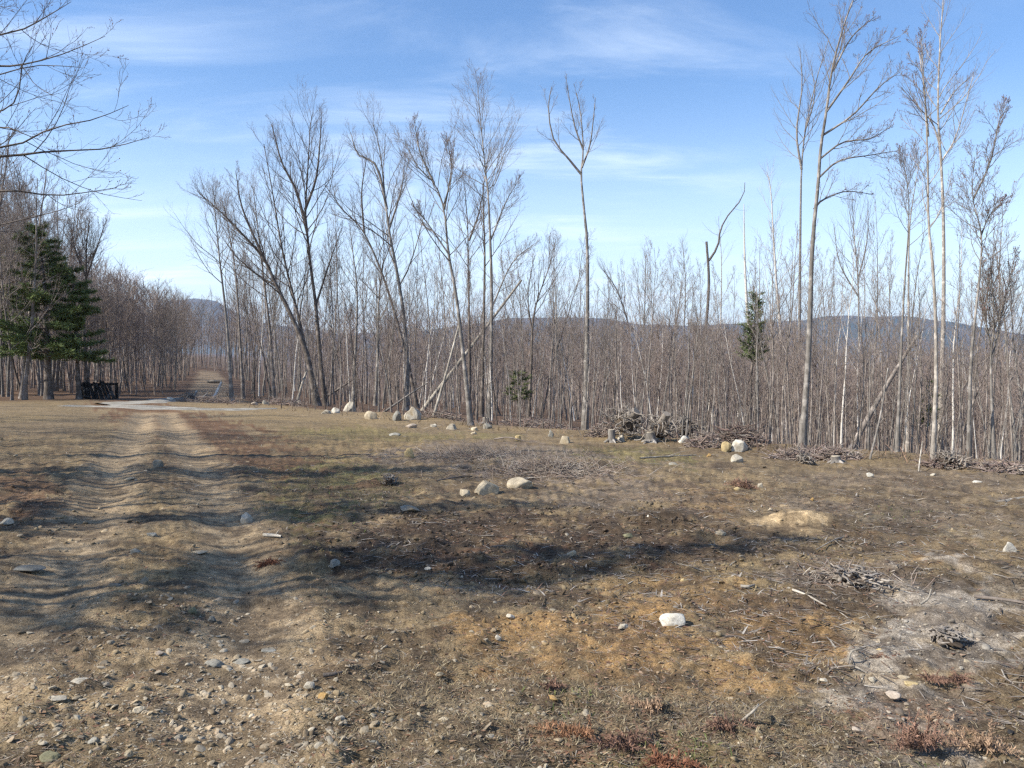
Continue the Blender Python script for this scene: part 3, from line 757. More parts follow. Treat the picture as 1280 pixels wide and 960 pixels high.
# left wood, beyond the gravel road
for i in range(70):
    pxx = -40 + 265 * gw.random() ** 1.25
    u = (pxx - 640) / 1000
    y = (35 if pxx < 35 else 39 if pxx < 90 else 44 if pxx < 150 else 50) + 24 * gw.random() ** 1.4; x = u * y
    if x > -.378 * y - 2.2: x -= 3
    top = np.interp(x / y * 1000 + 640, [-40, 40, 80, 110, 150, 230], [170, 180, 235, 320, 345, 372]) + gw.uniform(-5, 40)
    place('dense' if gw.random() < .75 else 'wood', x, y, h_for(x, y, top), 'bare grey-brown tree in the dense shaded wood beyond the gravel road', 'trees of the shaded wood', g=gw)
for i in range(4):
    y = 33.8 + .25 * i; x = at_u_((-4, 14, 30, -22)[i], y)
    place('dense', x, y, h_for(x, y, (185, 195, 215, 180)[i]), 'bare grey-brown tree in the dense shaded wood beyond the gravel road', 'trees of the shaded wood', g=gw)
for i in range(44):      # both sides of the forest road further in
    y = 46 + 66 * gw.random(); side = 1 if i % 3 == 0 else -1
    x = -.378 * y + side * gw.uniform(2.0, 5.0 if side > 0 else 8.0)
    top = gw.uniform(362, 388) if side < 0 else gw.uniform(280, 360)
    place('wood', x, y, h_for(x, y, top), 'bare tree standing close along the forest road where it runs into the wood', 'trees along the forest road', g=gw)
# saplings along the edge
for i in range(100):
    u = (330 + 960 * (i + gw.random()) / 100 - 640) / 1000
    s = 19.0 + 4.5 * gw.random(); y = s / (.66 * u + .75); x = u * y
    place('sap', x, y, gw.uniform(.6, 1.15), 'thin twiggy sapling at the edge of the clearing among the bigger trunks', 'saplings along the clearing edge', g=gw)
# trees beside the track, beyond the picture's edge: limbs reach into view and their shadows cross the ground
NEAR = [(-13.5, 12.5, 1.1), (-10.2, 8.0, 1.05), (-12.8, 5.6, 1.15), (-9.4, 3.6, .95), (-14.5, 9.4, 1.2), (-17.5, 15.5, 1.2), (-18.5, 11., 1.2), (-20.5, 20.5, 1.2), (-24., 26., 1.2), (-23., 16., 1.2), (-9.2, 6.4, 1.), (-11.5, 10.2, 1.), (-13.4, 14.4, 1.), (-16.5, 13., 1.1), (-15., 11., 1.), (-12.2, 8.9, .9), (-16., 17.8, 1.1), (-19.5, 23., 1.1), (-11.2, 4.2, 1.1), (-12.5, 2.6, 1.2), (-13.8, 7.4, 1.15), (-10.4, 5.2, .9), (-13., 10.9, 1.05), (-15.2, 15.9, 1.)]
for i, (x, y, sc) in enumerate(NEAR):
    place('dense' if i % 2 or i in (6, 20) else 'wood', x, y, sc, 'large bare tree standing beside the track whose long shadow crosses the ruts', 'trees beside the near track', (i // 2) % 3, g=gw)

for L_ in PROTO.values():
    for p_ in L_:
        if p_.name not in USED:
            for c_ in list(p_.children): bpy.data.objects.remove(c_)
            bpy.data.objects.remove(p_)
# big limb tree whose branches cross the upper corner of the sky
def corner_tree():
    g = np.random.default_rng(77); Y = 13.
    x0 = (-190 - 640) / 1000 * Y; z0 = float(gz(x0, Y))
    root = thing('oak_tree', 'near tree at the track side whose long bare limbs reach across the sky corner', 'tree', (x0, Y, z0))
    P = np.array([(0, 0, -.2), (.05, 0, 2), (-.05, .1, 4), (.1, 0, 6), (.0, .1, 8), (.1, 0, 10.5), (.1, .1, 12)]); P = resample(P, 14)
    Rd = trunk_radii(P, .20, .03)
    base = np.array((x0, Y, z0))
    LB = []
    for pl, w in [([(-190, 230), (-90, 205), (0, 189), (60, 187), (125, 182), (180, 168)], 6.5), ([(-190, 215), (-60, 165), (10, 162), (40, 172), (70, 184)], 4), ([(-190, 200), (-80, 185), (0, 176), (60, 158), (120, 150), (158, 130)], 5),
                  ([(-190, 110), (-90, 85), (0, 83), (50, 86), (100, 78), (148, 58)], 5), ([(-190, 130), (-90, 108), (0, 103), (60, 92), (118, 95)], 4), ([(-190, 70), (-90, 50), (0, 29), (45, 10), (80, -5)], 5), ([(-190, 290), (-80, 245), (0, 235), (60, 243), (100, 238), (136, 230)], 4.5),
                  ([(-190, 180), (-60, 150), (0, 143), (30, 128), (46, 92), (60, 70)], 4), ([(-190, 40), (-80, 20), (0, 8), (40, -6)], 4), ([(-190, 330), (-80, 300), (0, 278), (60, 262), (90, 248)], 3.5)]:
        V = [np.array(atY(a, b, Y)) for a, b in pl]
        for k, dv in enumerate(np.cumsum(g.normal(0, .12, len(V)))): V[k][1] += dv
        V[0] = np.array((x0, Y, V[0][2]))
        Q = resample(V, 10) - base; r = w / 2000 * Y
        LB.append((Q, np.linspace(r * .75, .004, 10)))
    c = cfg(limbs=7, L1=.17, ang1=52, sub=5, twigs=4, f0=.45, bud=.10, rmin=.0026, L2=.45)
    emit_tree(root, P, Rd, c, g, M_BARK['dark'], LB, extra_f0=.25)
corner_tree()

# ----------------------------------------------------------------- conifers
def conifer(label, x, y, H, r, seed, low=.15, w=.26, n=26, drop=-.06, dens=1.0, trunk_kind='dark', name='pine_tree', tint=1.0):
    g = np.random.default_rng(seed)
    root = thing(name, label, 'tree', (x, y, float(gz(x, y))))
    P = path((0, 0, -.2), (0, 0, 1), H, 12, .015, .05, g); Rd = trunk_radii(P, r, .02)
    T = Tubes(); T.add(P, Rd, 8, (0, 0, 0)); mb = MB(); T.into(mb); mb.obj('trunk', M_BARK[trunk_kind], root)
    T = Tubes(); V = []; C = []
    for i in range(n):
        f = low + (1 - low) * (i / n) ** 1.05
        for b in range(int(g.integers(3, 6))):
            q = f * 11; k = min(int(q), 10); p = P[k] + (P[k + 1] - P[k]) * (q - k)
            a = g.uniform(0, 6.28); l = H * w * (1 - f) ** .75 * g.uniform(.45, 1.15) + .25
            d = np.array((math.cos(a), math.sin(a), drop + .25 * f + g.normal(0, .06)))
            B = path(p, d, l, 7, .06, .02, g); T.add(B, np.linspace(.012 + .01 * l, .004, 7), 4, (.4, 0, 0))
            m = int(44 * l * dens)
            for t in g.uniform(.18, 1.0, m):
                kk = min(int(t * 6), 5); o = B[kk] + (B[kk + 1] - B[kk]) * (t * 6 - kk)
                side = perp(unit(B[kk + 1] - B[kk]), g.uniform(0, 6.28)); side[2] *= .35
                o = o + side * g.uniform(0, .22) * l * (1.1 - t)
                ax = unit(side + unit(B[kk + 1] - B[kk]) * .9 + np.array((0, 0, g.uniform(-.1, .35))))
                pw = perp(ax, g.uniform(0, 6.28))
                s = g.uniform(.12, .26)
                sh = g.uniform(.6, 1.25) * tint
                for z in range(3):
                    ax2 = unit(ax + g.normal(0, .45, 3)); pw = perp(ax2, g.uniform(0, 6.28))
                    V.append(np.array([o - pw * .016, o + pw * .016, o + ax2 * s + pw * .006, o + ax2 * s - pw * .006])); C.append(np.array((.150, .190, .070)) * sh)
    mb = MB(); T.into(mb); mb.obj('limbs', M_BARK[trunk_kind], root)
    V = np.array(V); nq = len(V)
    mb = MB(); mb.add(V.reshape(-1, 3), np.arange(nq * 4).reshape(-1, 4), np.repeat(np.array(C), 4, axis=0)); mb.obj('foliage', M_NEEDLE, root, smooth=False)
    return root
def at_u(px, y): return (px - 640) / 1000 * y
conifer('big dark green pine standing behind the gravel road, lower boughs spreading flat', at_u(60, 35.0), 35.0, 7.9, .18, 1, low=.26, w=.38, n=22, dens=1.7)
conifer('green pine with drooping boughs beside the dark leaning log rack', at_u(98, 35.6), 35.6, 6.2, .12, 2, low=.34, w=.30, n=13, dens=1.9)
conifer('dark pine at the edge of the photo deep in the shaded wood', at_u(-5, 40), 40, 8.4, .18, 3, low=.25, w=.32, n=22, dens=.9)
conifer('lone slim green pine among the bare trees behind the pale slanting birch', at_u(938, 39), 39, 7.6, .06, 4, low=.55, w=.17, n=20, dens=.42, tint=.72, drop=.2)
conifer('tiny green pine seedling among trunks behind the central clump', at_u(648, 31), 31, 2.3, .02, 5, low=.5, w=.25, n=6, dens=.5, tint=.6, name='pine_sapling')
conifer('small green pine showing between trunks past the tallest grey twin trunk', at_u(1165, 45), 45, 5.2, .07, 6, low=.5, w=.2, n=10, dens=.6, tint=.6, name='pine_tree')

conifer('slim pine beside the near track whose shadow bands the ruts', -10.6, 6.6, 9.5, .13, 8, low=.25, w=.14, n=20, dens=.55)
conifer('taller slim pine farther along beside the near track', -12.6, 9.6, 10.5, .14, 9, low=.3, w=.13, n=20, dens=.5)
conifer('slim pine nearest the camera beside the near track', -9.3, 3.9, 11.0, .14, 10, low=.45, w=.14, n=18, dens=.55)
# ----------------------------------------------------------------- the far wood (past counting): one object
def far_wood():
    g = np.random.default_rng(123)
    lods = []
    for k in range(8):
        T = Tubes(); H = 10.
        P = path((0, 0, -.3), (g.normal(0, .05), g.normal(0, .05), 1), H, 5, .04, .03, g); Rd = np.linspace(.065, .012, 5)
        T.add(P, Rd, 3, (0, 0, 0))
        for i in range(13):
            f = .32 + .66 * (i + g.random()) / 13; q = f * 4; kk = min(int(q), 3); p = P[kk] + (P[kk + 1] - P[kk]) * (q - kk)
            a = g.uniform(0, 6.28); an = R(g.uniform(28, 58)); d = (math.sin(an) * math.cos(a), math.sin(an) * math.sin(a), math.cos(an))
            l = H * .23 * (1.15 - .7 * (f - .3)) * g.uniform(.6, 1.2)
            B = path(p, d, l, 3, .1, .12, g); T.add(B, np.array([.026, .016, .006]), 3, (.55, 0, 0))
            for j in range(7):
                t = g.uniform(.25, 1.); o = B[0] + (B[2] - B[0]) * t
                dd = unit(unit(B[2] - B[0]) + g.normal(0, .5, 3) + np.array((0, 0, .25)))
                T.add(np.array([o, o + dd * g.uniform(.4, 1.2)]), np.array([.011, .004]), 3, (1, 0, 0))
        mb = MB(); T.into(mb)
        lods.append((np.concatenate(mb.v), np.concatenate(mb.f), np.concatenate(mb.c)))
    out = MB(); N = 4000
    for i in range(N):
        px = g.uniform(-160, 1440); u = (px - 640) / 1000
        y = 42 + 230 * g.random() ** 1.5
        x = u * y
        if u > -.33 and s_at(x, y) < 38: continue
        if abs(x + .378 * y) < 2.0 and y < 125: continue
        if vnoise(np.array([x / 9.]), np.array([y / 9.]), 8)[0] < .22: continue
        v, f, c = lods[int(g.integers(0, 8))]
        a = g.uniform(0, 6.28); top = np.interp(px, [-160, 100, 150, 230, 300, 400, 560, 760, 980, 1020, 1150, 1280, 1440], [290, 318, 345, 377, 372, 380, 390, 398, 402, 420, 432, 426, 420]) + (6 if px > 300 else 0) + abs(g.normal(0, 36)) - 10
        s = min(1.5, max(.42, h_for(x, y, top)))
        ca, sa = math.cos(a) * s, math.sin(a) * s
        V = np.stack([v[:, 0] * ca - v[:, 1] * sa + x, v[:, 0] * sa + v[:, 1] * ca + y, v[:, 2] * s + float(gz(x, y))], -1)
        cc = c.copy(); cc[:, 1] = g.uniform(0, .12); cc[:, 0] = np.maximum(cc[:, 0], g.uniform(0, .5))
        out.add(V, f, cc)
    o = out.obj('far_wood', M_BARK['shade'])
    return tag(o, 'dense mass of bare reddish-brown trees filling the far slope', 'woods', kind='stuff')
far_wood()

# ----------------------------------------------------------------- rocks
_ico = None
def ico(sub):
    import bmesh
    bm = bmesh.new(); bmesh.ops.create_icosphere(bm, subdivisions=sub, radius=1)
    v = np.array([p.co[:] for p in bm.verts]); f = np.array([[q.index for q in p.verts] for p in bm.faces]); bm.free()
    return v, f
IV4, IF4 = ico(4); IV1, IF1 = ico(1); IV2, IF2 = ico(2)

def rock_shape(g, v, cuts=9, rough=.05, cmin=.55):
    p = v.copy()
    for _ in range(cuts):
        n = unit(g.normal(0, 1, 3)); c = g.uniform(cmin, .92)
        d = np.maximum(p @ n - c, 0); p = p - d[:, None] * n * .93
    p = p * (1 + .06 * (fbm(p[:, 0] * 6 + 9 - p[:, 2] * 3, p[:, 1] * 6 + 5 * p[:, 2] + 30, 77, 3)[:, None] - .5) * (len(p) > 200))
    n1 = fbm(p[:, 0] * 2.2 + p[:, 2] * 1.7 + 40, p[:, 1] * 2.2 - p[:, 2] * 1.3 + 40, int(g.integers(0, 999)), 4)
    p = p * (1 + (n1[:, None] - .5) * rough * 4)
    return p / np.abs(p).max(axis=0)

PALE = (.46, .42, .345); WHITE = (.56, .53, .46); YEL = (.47, .37, .20); GREY = (.28, .27, .235); PINK = (.44, .37, .30); OLIV = (.22, .21, .13); BUFF = (.47, .40, .29); BLK = (.03, .03, .032); ORG = (.42, .27, .11); DKG = (.17, .17, .155)
ROCKS = [ # px, py(base), w, h, colour, cuts, name, label
 (437, 515, 16, 14, PALE, 8, 'boulder', 'round pale boulder with a dark shaded flank, tallest at the start of the boulder row'),
 (408, 517, 12, 6, PALE, 6, 'rock', 'low pale rock at the foot of the thick leaning dark pair'),
 (419, 516, 12, 7, WHITE, 7, 'rock', 'whitish rock between low pale rock and tallest boulder of the row'),
 (464, 524, 17, 12, BUFF, 8, 'boulder', 'buff boulder with an orange-stained corner in the middle of the row'),
 (497, 526, 13, 13, GREY, 8, 'boulder', 'grey boulder with a dark split beside the largest row boulder'),
 (517, 525, 24, 17, PALE, 6, 'boulder', 'largest domed pale boulder at the end of the boulder row'),
 (514, 535, 15, 6, PINK, 7, 'rock', 'flat pinkish rock lying in front of the largest row boulder'),
 (541, 534, 10, 5, PALE, 7, 'rock', 'small pale rock between propped dead trunk and slim leaning tree'),
 (564, 537, 14, 8, PALE, 7, 'rock', 'pale rock before the slim leaning tree beside a dark wood chunk'),
 (594, 539, 11, 8, BUFF, 7, 'rock', 'buff rock at the root of the slim leaning tree'),
 (610, 536, 13, 8, GREY, 8, 'rock', 'grey rock at the root of the tallest central tree'),
 (592, 543, 9, 4, BUFF, 7, 'rock', 'little flat buff rock just in front of the rock at the slim leaning tree'),
 (493, 545, 17, 5, GREY, 7, 'rock', 'flat grey stone sunk in grass below the boulder row'),
 (512, 572, 14, 13, YEL, 4, 'rock', 'round yellow stone standing alone at the start of the twig mat'),
 (648, 552, 9, 9, YEL, 5, 'rock', 'small yellow stone beside the fallen stick before the central clump'),
 (580, 619, 16, 11, BUFF, 3, 'rock', 'small round tan stone next to the big wedge-shaped stone'),
 (606, 617, 37, 23, BUFF, 7, 'boulder', 'big wedge-shaped tan boulder in the middle of the clearing'),
 (651, 611, 36, 17, BUFF, 6, 'boulder', 'low domed tan boulder half sunk beside the wedge-shaped one'),
 (511, 640, 30, 9, GREY, 7, 'rock', 'flat grey stone lying in the dark soil by the grass'),
 (689, 547, 8, 12, GREY, 6, 'rock', 'upright grey stone between central clump and lone wine-glass tree'),
 (706, 554, 14, 11, BUFF, 6, 'rock', 'tan stone at the foot of the lone wine-glass tree'),
 (777, 552, 11, 10, PALE, 7, 'rock', 'pale stone beside the narrow grey stump at the root pile'),
 (815, 542, 10, 7, WHITE, 6, 'rock', 'white stone lying above the wider stump in the root pile'),
 (854, 554, 17, 10, WHITE, 6, 'rock', 'bright white stone at the middle of the root pile'),
 (869, 556, 9, 6, BUFF, 7, 'rock', 'small tan stone just past the bright white stone of the root pile'),
 (908, 564, 14, 13, YEL, 9, 'boulder', 'yellow-stained angular boulder leaning on the big white boulder'),
 (922, 564, 26, 16, WHITE, 6, 'boulder', 'big white boulder in front of the brush pile'),
 (921, 577, 17, 10, PALE, 8, 'rock', 'pale rock lying below the big white boulder'),
 (886, 571, 7, 5, ORG, 5, 'rock', 'little orange stone before the brush pile'),
 (842, 581, 13, 4, GREY, 7, 'rock', 'flat grey stone on the grass below the root pile'),
 (921, 613, 9, 5, YEL, 6, 'rock', 'little yellow stone on the open ground below the white boulder'),
 (951, 610, 8, 8, PALE, 6, 'rock', 'little upright pale stone beside a dark stick tangle'),
 (901, 670, 19, 9, BUFF, 8, 'rock', 'pointed buff stone in the dark soil before the sand mound'),
 (785, 671, 14, 6, OLIV, 6, 'rock', 'flat olive stone at the foot of the dark soil mound'),
 (715, 694, 13, 7, BUFF, 7, 'rock', 'small buff stone in the hollow of dark soil'),
 (810, 648, 6, 5, WHITE, 6, 'rock', 'tiny white stone on the dark soil mound'),
 (1087, 595, 9, 5, WHITE, 7, 'rock', 'small white stone below the leaning dead pole'),
 (1166, 594, 8, 3, PALE, 7, 'rock', 'small flat pale stone under the dark root hole'),
 (1222, 604, 12, 4, WHITE, 7, 'rock', 'flat white stone below the curving forked tree'),
 (1261, 690, 18, 14, WHITE, 7, 'rock', 'whitish stone with yellow base by the orange soil hump'),
 (962, 639, 8, 5, BUFF, 6, 'rock', 'small buff stone just behind the sand mound'),
 (1015, 627, 7, 6, ORG, 7, 'rock', 'little orange stone uphill of the sand mound'),
 (1099, 819, 13, 10, YEL, 4, 'rock', 'round yellow stone above a clump of dead fern by the grey gravel'),
 (1139, 859, 23, 9, YEL, 7, 'rock', 'oblong yellow stone at the edge of the grey gravel'),
 (1130, 849, 17, 4, BUFF, 7, 'rock', 'thin flat buff stone behind the oblong yellow one'),
 (1116, 872, 21, 10, PINK, 8, 'rock', 'pinkish wedge stone in front of the oblong yellow one'),
 (1031, 853, 14, 7, WHITE, 8, 'rock', 'white stone on bare orange soil before the grey gravel'),
 (1090, 851, 9, 7, PALE, 6, 'rock', 'small pale stone next to the thin flat buff stone'),
 (1209, 829, 9, 6, BUFF, 5, 'rock', 'small buff stone on the grey gravel behind the curled dead fern'),
 (1069, 915, 14, 8, PINK, 7, 'rock', 'pinkish stone in the stubble near the large dead ferns'),
 (1264, 917, 9, 6, BLK, 6, 'rock', 'coal-black stone on the grey gravel, the nearer one'),
 (1237, 895, 9, 6, BLK, 8, 'rock', 'coal-black stone on the grey gravel, the farther one'),
 (841, 782, 36, 19, WHITE, 6, 'boulder', 'white-and-pink squarish stone on the orange soil'),
 (778, 785, 14, 7, PALE, 8, 'rock', 'small whitish stone beside the white-and-pink squarish one'),
 (855, 728, 11, 6, YEL, 7, 'rock', 'small yellow stone uphill of the white-and-pink squarish one'),
 (197, 584, 15, 10, GREY, 6, 'rock', 'rounded grey stone on the strip between the ruts'),
 (309, 652, 17, 13, PALE, 8, 'rock', 'pale pointed stone on the outer bank of the rut by the grass'),
 (9, 654, 18, 8, PALE, 6, 'rock', 'pale oval stone in deep shade at the track side'),
 (170, 692, 14, 7, GREY, 6, 'rock', 'grey stone between the ruts in front of a flatter one'),
 (190, 670, 15, 6, GREY, 6, 'rock', 'low grey stone between the ruts behind another of its size'),
 (250, 692, 20, 4, BUFF, 7, 'rock', 'flat buff stone beside the inner rut in shade'),
 (31, 715, 52, 9, DKG, 7, 'rock', 'long flat grey slab in the shade beside the outer rut'),
 (162, 600, 13, 4, BUFF, 7, 'rock', 'small flat buff stone in the outer rut'),
 (270, 833, 29, 11, GREY, 7, 'rock', 'flat grey-white stone, largest in the tan gravel'),
 (300, 830, 24, 7, GREY, 7, 'rock', 'flat grey stone sunk beside the largest tan-gravel stone'),
 (142, 736, 20, 11, DKG, 7, 'rock', 'grey stone in the outer part of the track'),
 (180, 731, 11, 11, GREY, 8, 'rock', 'upright grey stone in the middle of the track'),
 (98, 856, 29, 8, PALE, 6, 'rock', 'long low pale stone, the farther of two in the tan dirt'),
 (71, 876, 26, 8, PALE, 7, 'rock', 'long low pale stone, the nearer of two in the tan dirt'),
 (62, 952, 27, 16, OLIV, 7, 'rock', 'dark greenish wedge stone at the bottom edge of the photo'),
 (161, 946, 13, 11, BUFF, 6, 'rock', 'buff stone at the bottom edge of the photo'),
 (117, 930, 14, 10, GREY, 7, 'rock', 'grey stone behind the buff one near the bottom edge'),
 (239, 769, 15, 12, OLIV, 8, 'rock', 'olive angular stone on the lip of the deep inner rut'),
 (265, 778, 12, 9, DKG, 8, 'rock', 'grey stone below the olive one on the rut lip'),
 (200, 818, 13, 6, PINK, 7, 'rock', 'small pinkish stone in the track above the grey stones'),
 (388, 859, 17, 10, PALE, 7, 'rock', 'pale stone at the end of the tan gravel by an orange one'),
 (337, 816, 23, 7, GREY, 7, 'rock', 'flat grey stone at the mouth of the inner rut'),
 (173, 890, 17, 9, BUFF, 7, 'rock', 'buff stone in the middle of the coarse gravel'),
 (418, 708, 15, 10, GREY, 7, 'rock', 'grey stone in the dark soil above the bare tan patch'),
 (535, 713, 10, 5, PALE, 6, 'rock', 'small pale stone at the edge of the bare tan patch'),
 (403, 874, 15, 10, ORG, 7, 'rock', 'orange stone beside the pale stone of the tan gravel'),
 (425, 901, 13, 8, PALE, 8, 'rock', 'pale angular stone in the grey-brown stubble'),
 (467, 931, 13, 7, DKG, 8, 'rock', 'bluish grey stone in the stubble near the bottom'),
 (689, 875, 20, 8, ORG, 7, 'rock', 'flat orange stone under a clump of red dead fern'),
 (549, 844, 12, 6, BUFF, 7, 'rock', 'small buff stone before the orange soil'),
 (555, 902, 16, 7, BUFF, 7, 'rock', 'buff stone in the open stubble'),
 (622, 799, 10, 7, PALE, 7, 'rock', 'small pale stone on the orange soil, nearer of two'),
 (638, 772, 11, 6, PALE, 7, 'rock', 'small pale stone on the orange soil, farther of two'),
 (213, 501, 9, 5, WHITE, 7, 'rock', 'white stone in the debris beside the forest road'),
 (270, 502, 6, 6, WHITE, 7, 'rock', 'white stone at the foot of the leaning white post'),
 (318, 507, 10, 5, PINK, 7, 'rock', 'pinkish stone in the debris by the end of the gravel road'),
 (331, 506, 10, 6, GREY, 7, 'rock', 'grey stone next to the pinkish one by the gravel road end'),
 (372, 505, 10, 6, PALE, 7, 'rock', 'pale stone on the debris bank just before the leaning dark pair'),
]
def make_rock(px, py, w, h, col, cuts, name, label, seed):
    g = np.random.default_rng(3000 + seed)
    x, y, z = [float(v) for v in hit(px, py)]
    W = w / 1000 * y; Hh = max(.02, h / 1000 * y); 
    # part of the seen height of a low stone is its top surface
    look = (CAMZ - z) / y
    D = W * g.uniform(.65, .9)
    Hv = max(.35 * Hh, Hh - D * look * .6)
    p = rock_shape(g, IV4, cuts + 4, .075 if w > 14 else .09, .50)
    a = g.uniform(-.5, .5); ca, sa = math.cos(a), math.sin(a)
    p = np.stack([p[:, 0] * ca - p[:, 1] * sa, p[:, 0] * sa + p[:, 1] * ca, p[:, 2]], -1); p /= np.abs(p).max(axis=0)
    sunk = .40
    p = p * np.array((W / 2, D / 2, Hv * .5 / (1 - sunk)))
    mb = MB(); mb.add(p, IF4)
    o = mb.obj(name, M_ROCK); 
    yy = y + D * .35; xx = x * yy / y
    o.location = (xx, yy, float(gz(xx, yy)) + Hv * .5 / (1 - sunk) * (1 - 2 * sunk))
    kf = g.uniform(.9, 1.06); o.color = (*[c * kf for c in col], 1)
    return tag(o, label, 'boulder' if name == 'boulder' else 'stone', 'stones scattered over the clearing')
for i, r in enumerate(ROCKS): make_rock(*r, seed=i)

# ----------------------------------------------------------------- stumps, root pile, brush
def roots_into(T, g, n, origin, spread, length, r0, updir=(0, 0, .3), hemi=None):
    for _ in range(n):
        d = g.normal(0, 1, 3)
        if hemi is not None and d @ hemi < 0: d = -d
        d = unit(d + np.array(updir))
        l = length * g.uniform(.4, 1.15)
        B = path(np.array(origin) + g.normal(0, spread, 3), d, l, 8, .28, g.uniform(-.1, .1), g)
        r = r0 * g.uniform(.4, 1.1)
        T.add(B, np.linspace(r, r * .16, 8), 5, (g.uniform(0, .9), 0, 0))
        for _ in range(3):
            k = int(g.integers(2, 7)); dd = unit(unit(B[k] - B[k - 1]) + g.normal(0, .7, 3))
            Q = path(B[k], dd, l * .4 * g.uniform(.4, 1), 5, .3, 0, g)
            T.add(Q, np.linspace(r * .4, r * .08, 5), 4, (g.uniform(.2, 1), 0, 0))

def upturned(label, px, py, w, h, seed, stub=None, dark=False):
    g = np.random.default_rng(seed)
    x, y, z = [float(v) for v in hit(px, py)]
    W = w / 1000 * y; Hh = h / 1000 * y
    root = thing('upturned_stump', label, 'stump', (x, y, z), 'upturned stumps in the root pile')
    T = Tubes(); roots_into(T, g, int(50 + W * 26), (0, 0, Hh * .45), .20 * W, W * .50, .022 + .010 * W, hemi=np.array((0, -.7, .45)))
    mb = MB(); T.into(mb)
    q = Hh * 1.35
    mb.v = [np.stack([W * .7 * np.tanh(v[:, 0] / (W * .7)), v[:, 1], np.where(v[:, 2] > 0, q * np.tanh(v[:, 2] / q), .3 * v[:, 2])], -1) for v in mb.v]
    mb.obj('roots', M_WOOD, root)
    # root plate with soil
    p = rock_shape(g, IV4, 5, .16) * np.array((W * .26, .16 + .06 * W, Hh * .34)); p[:, 2] += Hh * .40
    mb = MB(); mb.add(p, IF4, np.array((.085, .065, .048)) if not dark else np.array((.05, .038, .028))); mb.obj('root_plate', M_LITTER, root)
    if stub:
        a, b, r = stub
        P = resample([np.array((0, .1, Hh * .5)), np.array((a * .5, -.1, Hh * .5 + b * .5)), np.array((a, -.25, Hh * .5 + b))], 6)
        T = Tubes(); T.add(P, np.linspace(r * 1.5, r, 6), 9, (.6, 0, 0)); T.add(np.array([P[-1], P[-1] + (P[-1] - P[-2]) * .01]), np.array([r, 0]), 9, (1, 0, 0))
        mb = MB(); T.into(mb); mb.obj('stub', M_WOOD, root)
    return root
upturned('big upturned stump with a fan of bleached roots, tallest mass of the root pile', 782, 548, 62, 46, 41, stub=(.25, .25, .11))
upturned('upturned stump with a pale split root in the middle of the root pile', 826, 551, 46, 36, 42, stub=(.1, .35, .09))
upturned('dark soil-clogged upturned stump right of the pale split root', 858, 548, 44, 32, 43, dark=True)
upturned('dark root hole clump of twisted roots under the tall pale pair', 1183, 583, 40, 17, 44, dark=True)
upturned('low clump of reddish roots by the foot of the tall twin trunks', 1006, 580, 26, 14, 45, dark=True)
upturned('half-buried tangle of split roots and wood below the sand mound', 1068, 728, 72, 13, 46)
upturned('dark splintered root clump on the edge of the grey gravel', 1183, 803, 48, 15, 47, dark=True)
upturned('small dark root tangle in the debris beside the forest road', 237, 500, 26, 8, 48, dark=True)
upturned('small grey root knot beside the round yellow stone on the twig mat', 487, 604, 24, 10, 49)

def stump(label, px, py, w, h, seed, grp='cut stumps'):
    g = np.random.default_rng(seed); x, y, z = [float(v) for v in hit(px, py)]
    r = w / 2000 * y; H = h / 1000 * y
    root = thing('stump', label, 'stump', (x, y, z), grp)
    P = np.stack([np.linspace(0, g.normal(0, .03), 6), np.zeros(6), np.linspace(-.08, H, 6)], -1)
    rr = r * np.array([1.5, 1.25, 1.08, 1.0, .98, .97])
    T = Tubes(); T.add(P, rr, 14, (0, 0, 0))
    for k in range(5):
        a = k * 1.25 + g.uniform(-.3, .3); d = np.array((math.cos(a), math.sin(a), -.15))
        T.add(path((d[0] * r * .7, d[1] * r * .7, H * .22), d, r * 2, 5, .05, -.12, g), np.linspace(r * .42, r * .12, 5), 6, (0, 0, 0))
    mb = MB(); T.into(mb); mb.obj('bark', M_BARK['grey'], root)
    T = Tubes(); t = P[-1]; T.add(np.array([t + (0, 0, -.01), t + (0, 0, .004), t + (0, 0, .005)]), np.array([r * .9, r * .9, 0]), 14, (.42, .36, .27))
    mb = MB(); T.into(mb); mb.obj('cut_top', M_CUT, root, smooth=False)
    return root
stump('narrow grey stump at the front of the root pile', 765, 553, 9, 16, 51)
stump('wide dark grey stump at the foot of the root pile', 814, 553, 13, 13, 52)
stump('short stump beside the tallest central tree', 607, 530, 8, 8, 53)
stump('low stump in the debris before the tall twin trunks', 1046, 578, 12, 8, 54)

def brush(label, px, py, w, h, n, seed, kind='shade', thick=.011, cat='brush pile', grp='heaps of cut brush'):
    g = np.random.default_rng(seed); x, y, z = [float(v) for v in hit(px, py)]
    W = w / 1000 * y; H = h / 1000 * y
    root = thing('brush_pile', label, cat, (x, y, z), grp)
    T = Tubes(); T2 = Tubes()
    for i in range(n):
        a = g.uniform(0, 6.28); rr = math.sqrt(g.random())
        if thick < .005: rr = abs(g.normal(0, .62))
        ox, oy = math.cos(a) * rr * W * .5, math.sin(a) * rr * min(W * .35, .8)
        ht = H * max(0., 1 - rr ** 2) * g.random()
        d = unit(np.array((g.normal(0, 1), g.normal(0, .6), g.normal(.12, .3))))
        l = g.uniform(.25, .9) * min(1.2, W * .6) * (.55 if thick < .005 else 1)
        p = np.array((ox, oy, ht + float(gz(x + ox, y + oy)) - z)) - d * l * .4
        (T if i % 3 else T2).add(path(p, d, l, 5, .14, -.02, g), np.linspace(thick * g.uniform(.5, 1.8), .003, 5), 4, (g.uniform(0, 1), g.uniform(0, .3), 0))
    mb = MB(); T.into(mb); mb.obj('twigs', M_BARK[kind], root)
    mb = MB(); T2.into(mb); mb.obj('branches', M_BARK['dead'], root)
    return root
brush('dark heap of cut brush behind the big white boulder', 922, 555, 66, 26, 520, 61, 'dark')
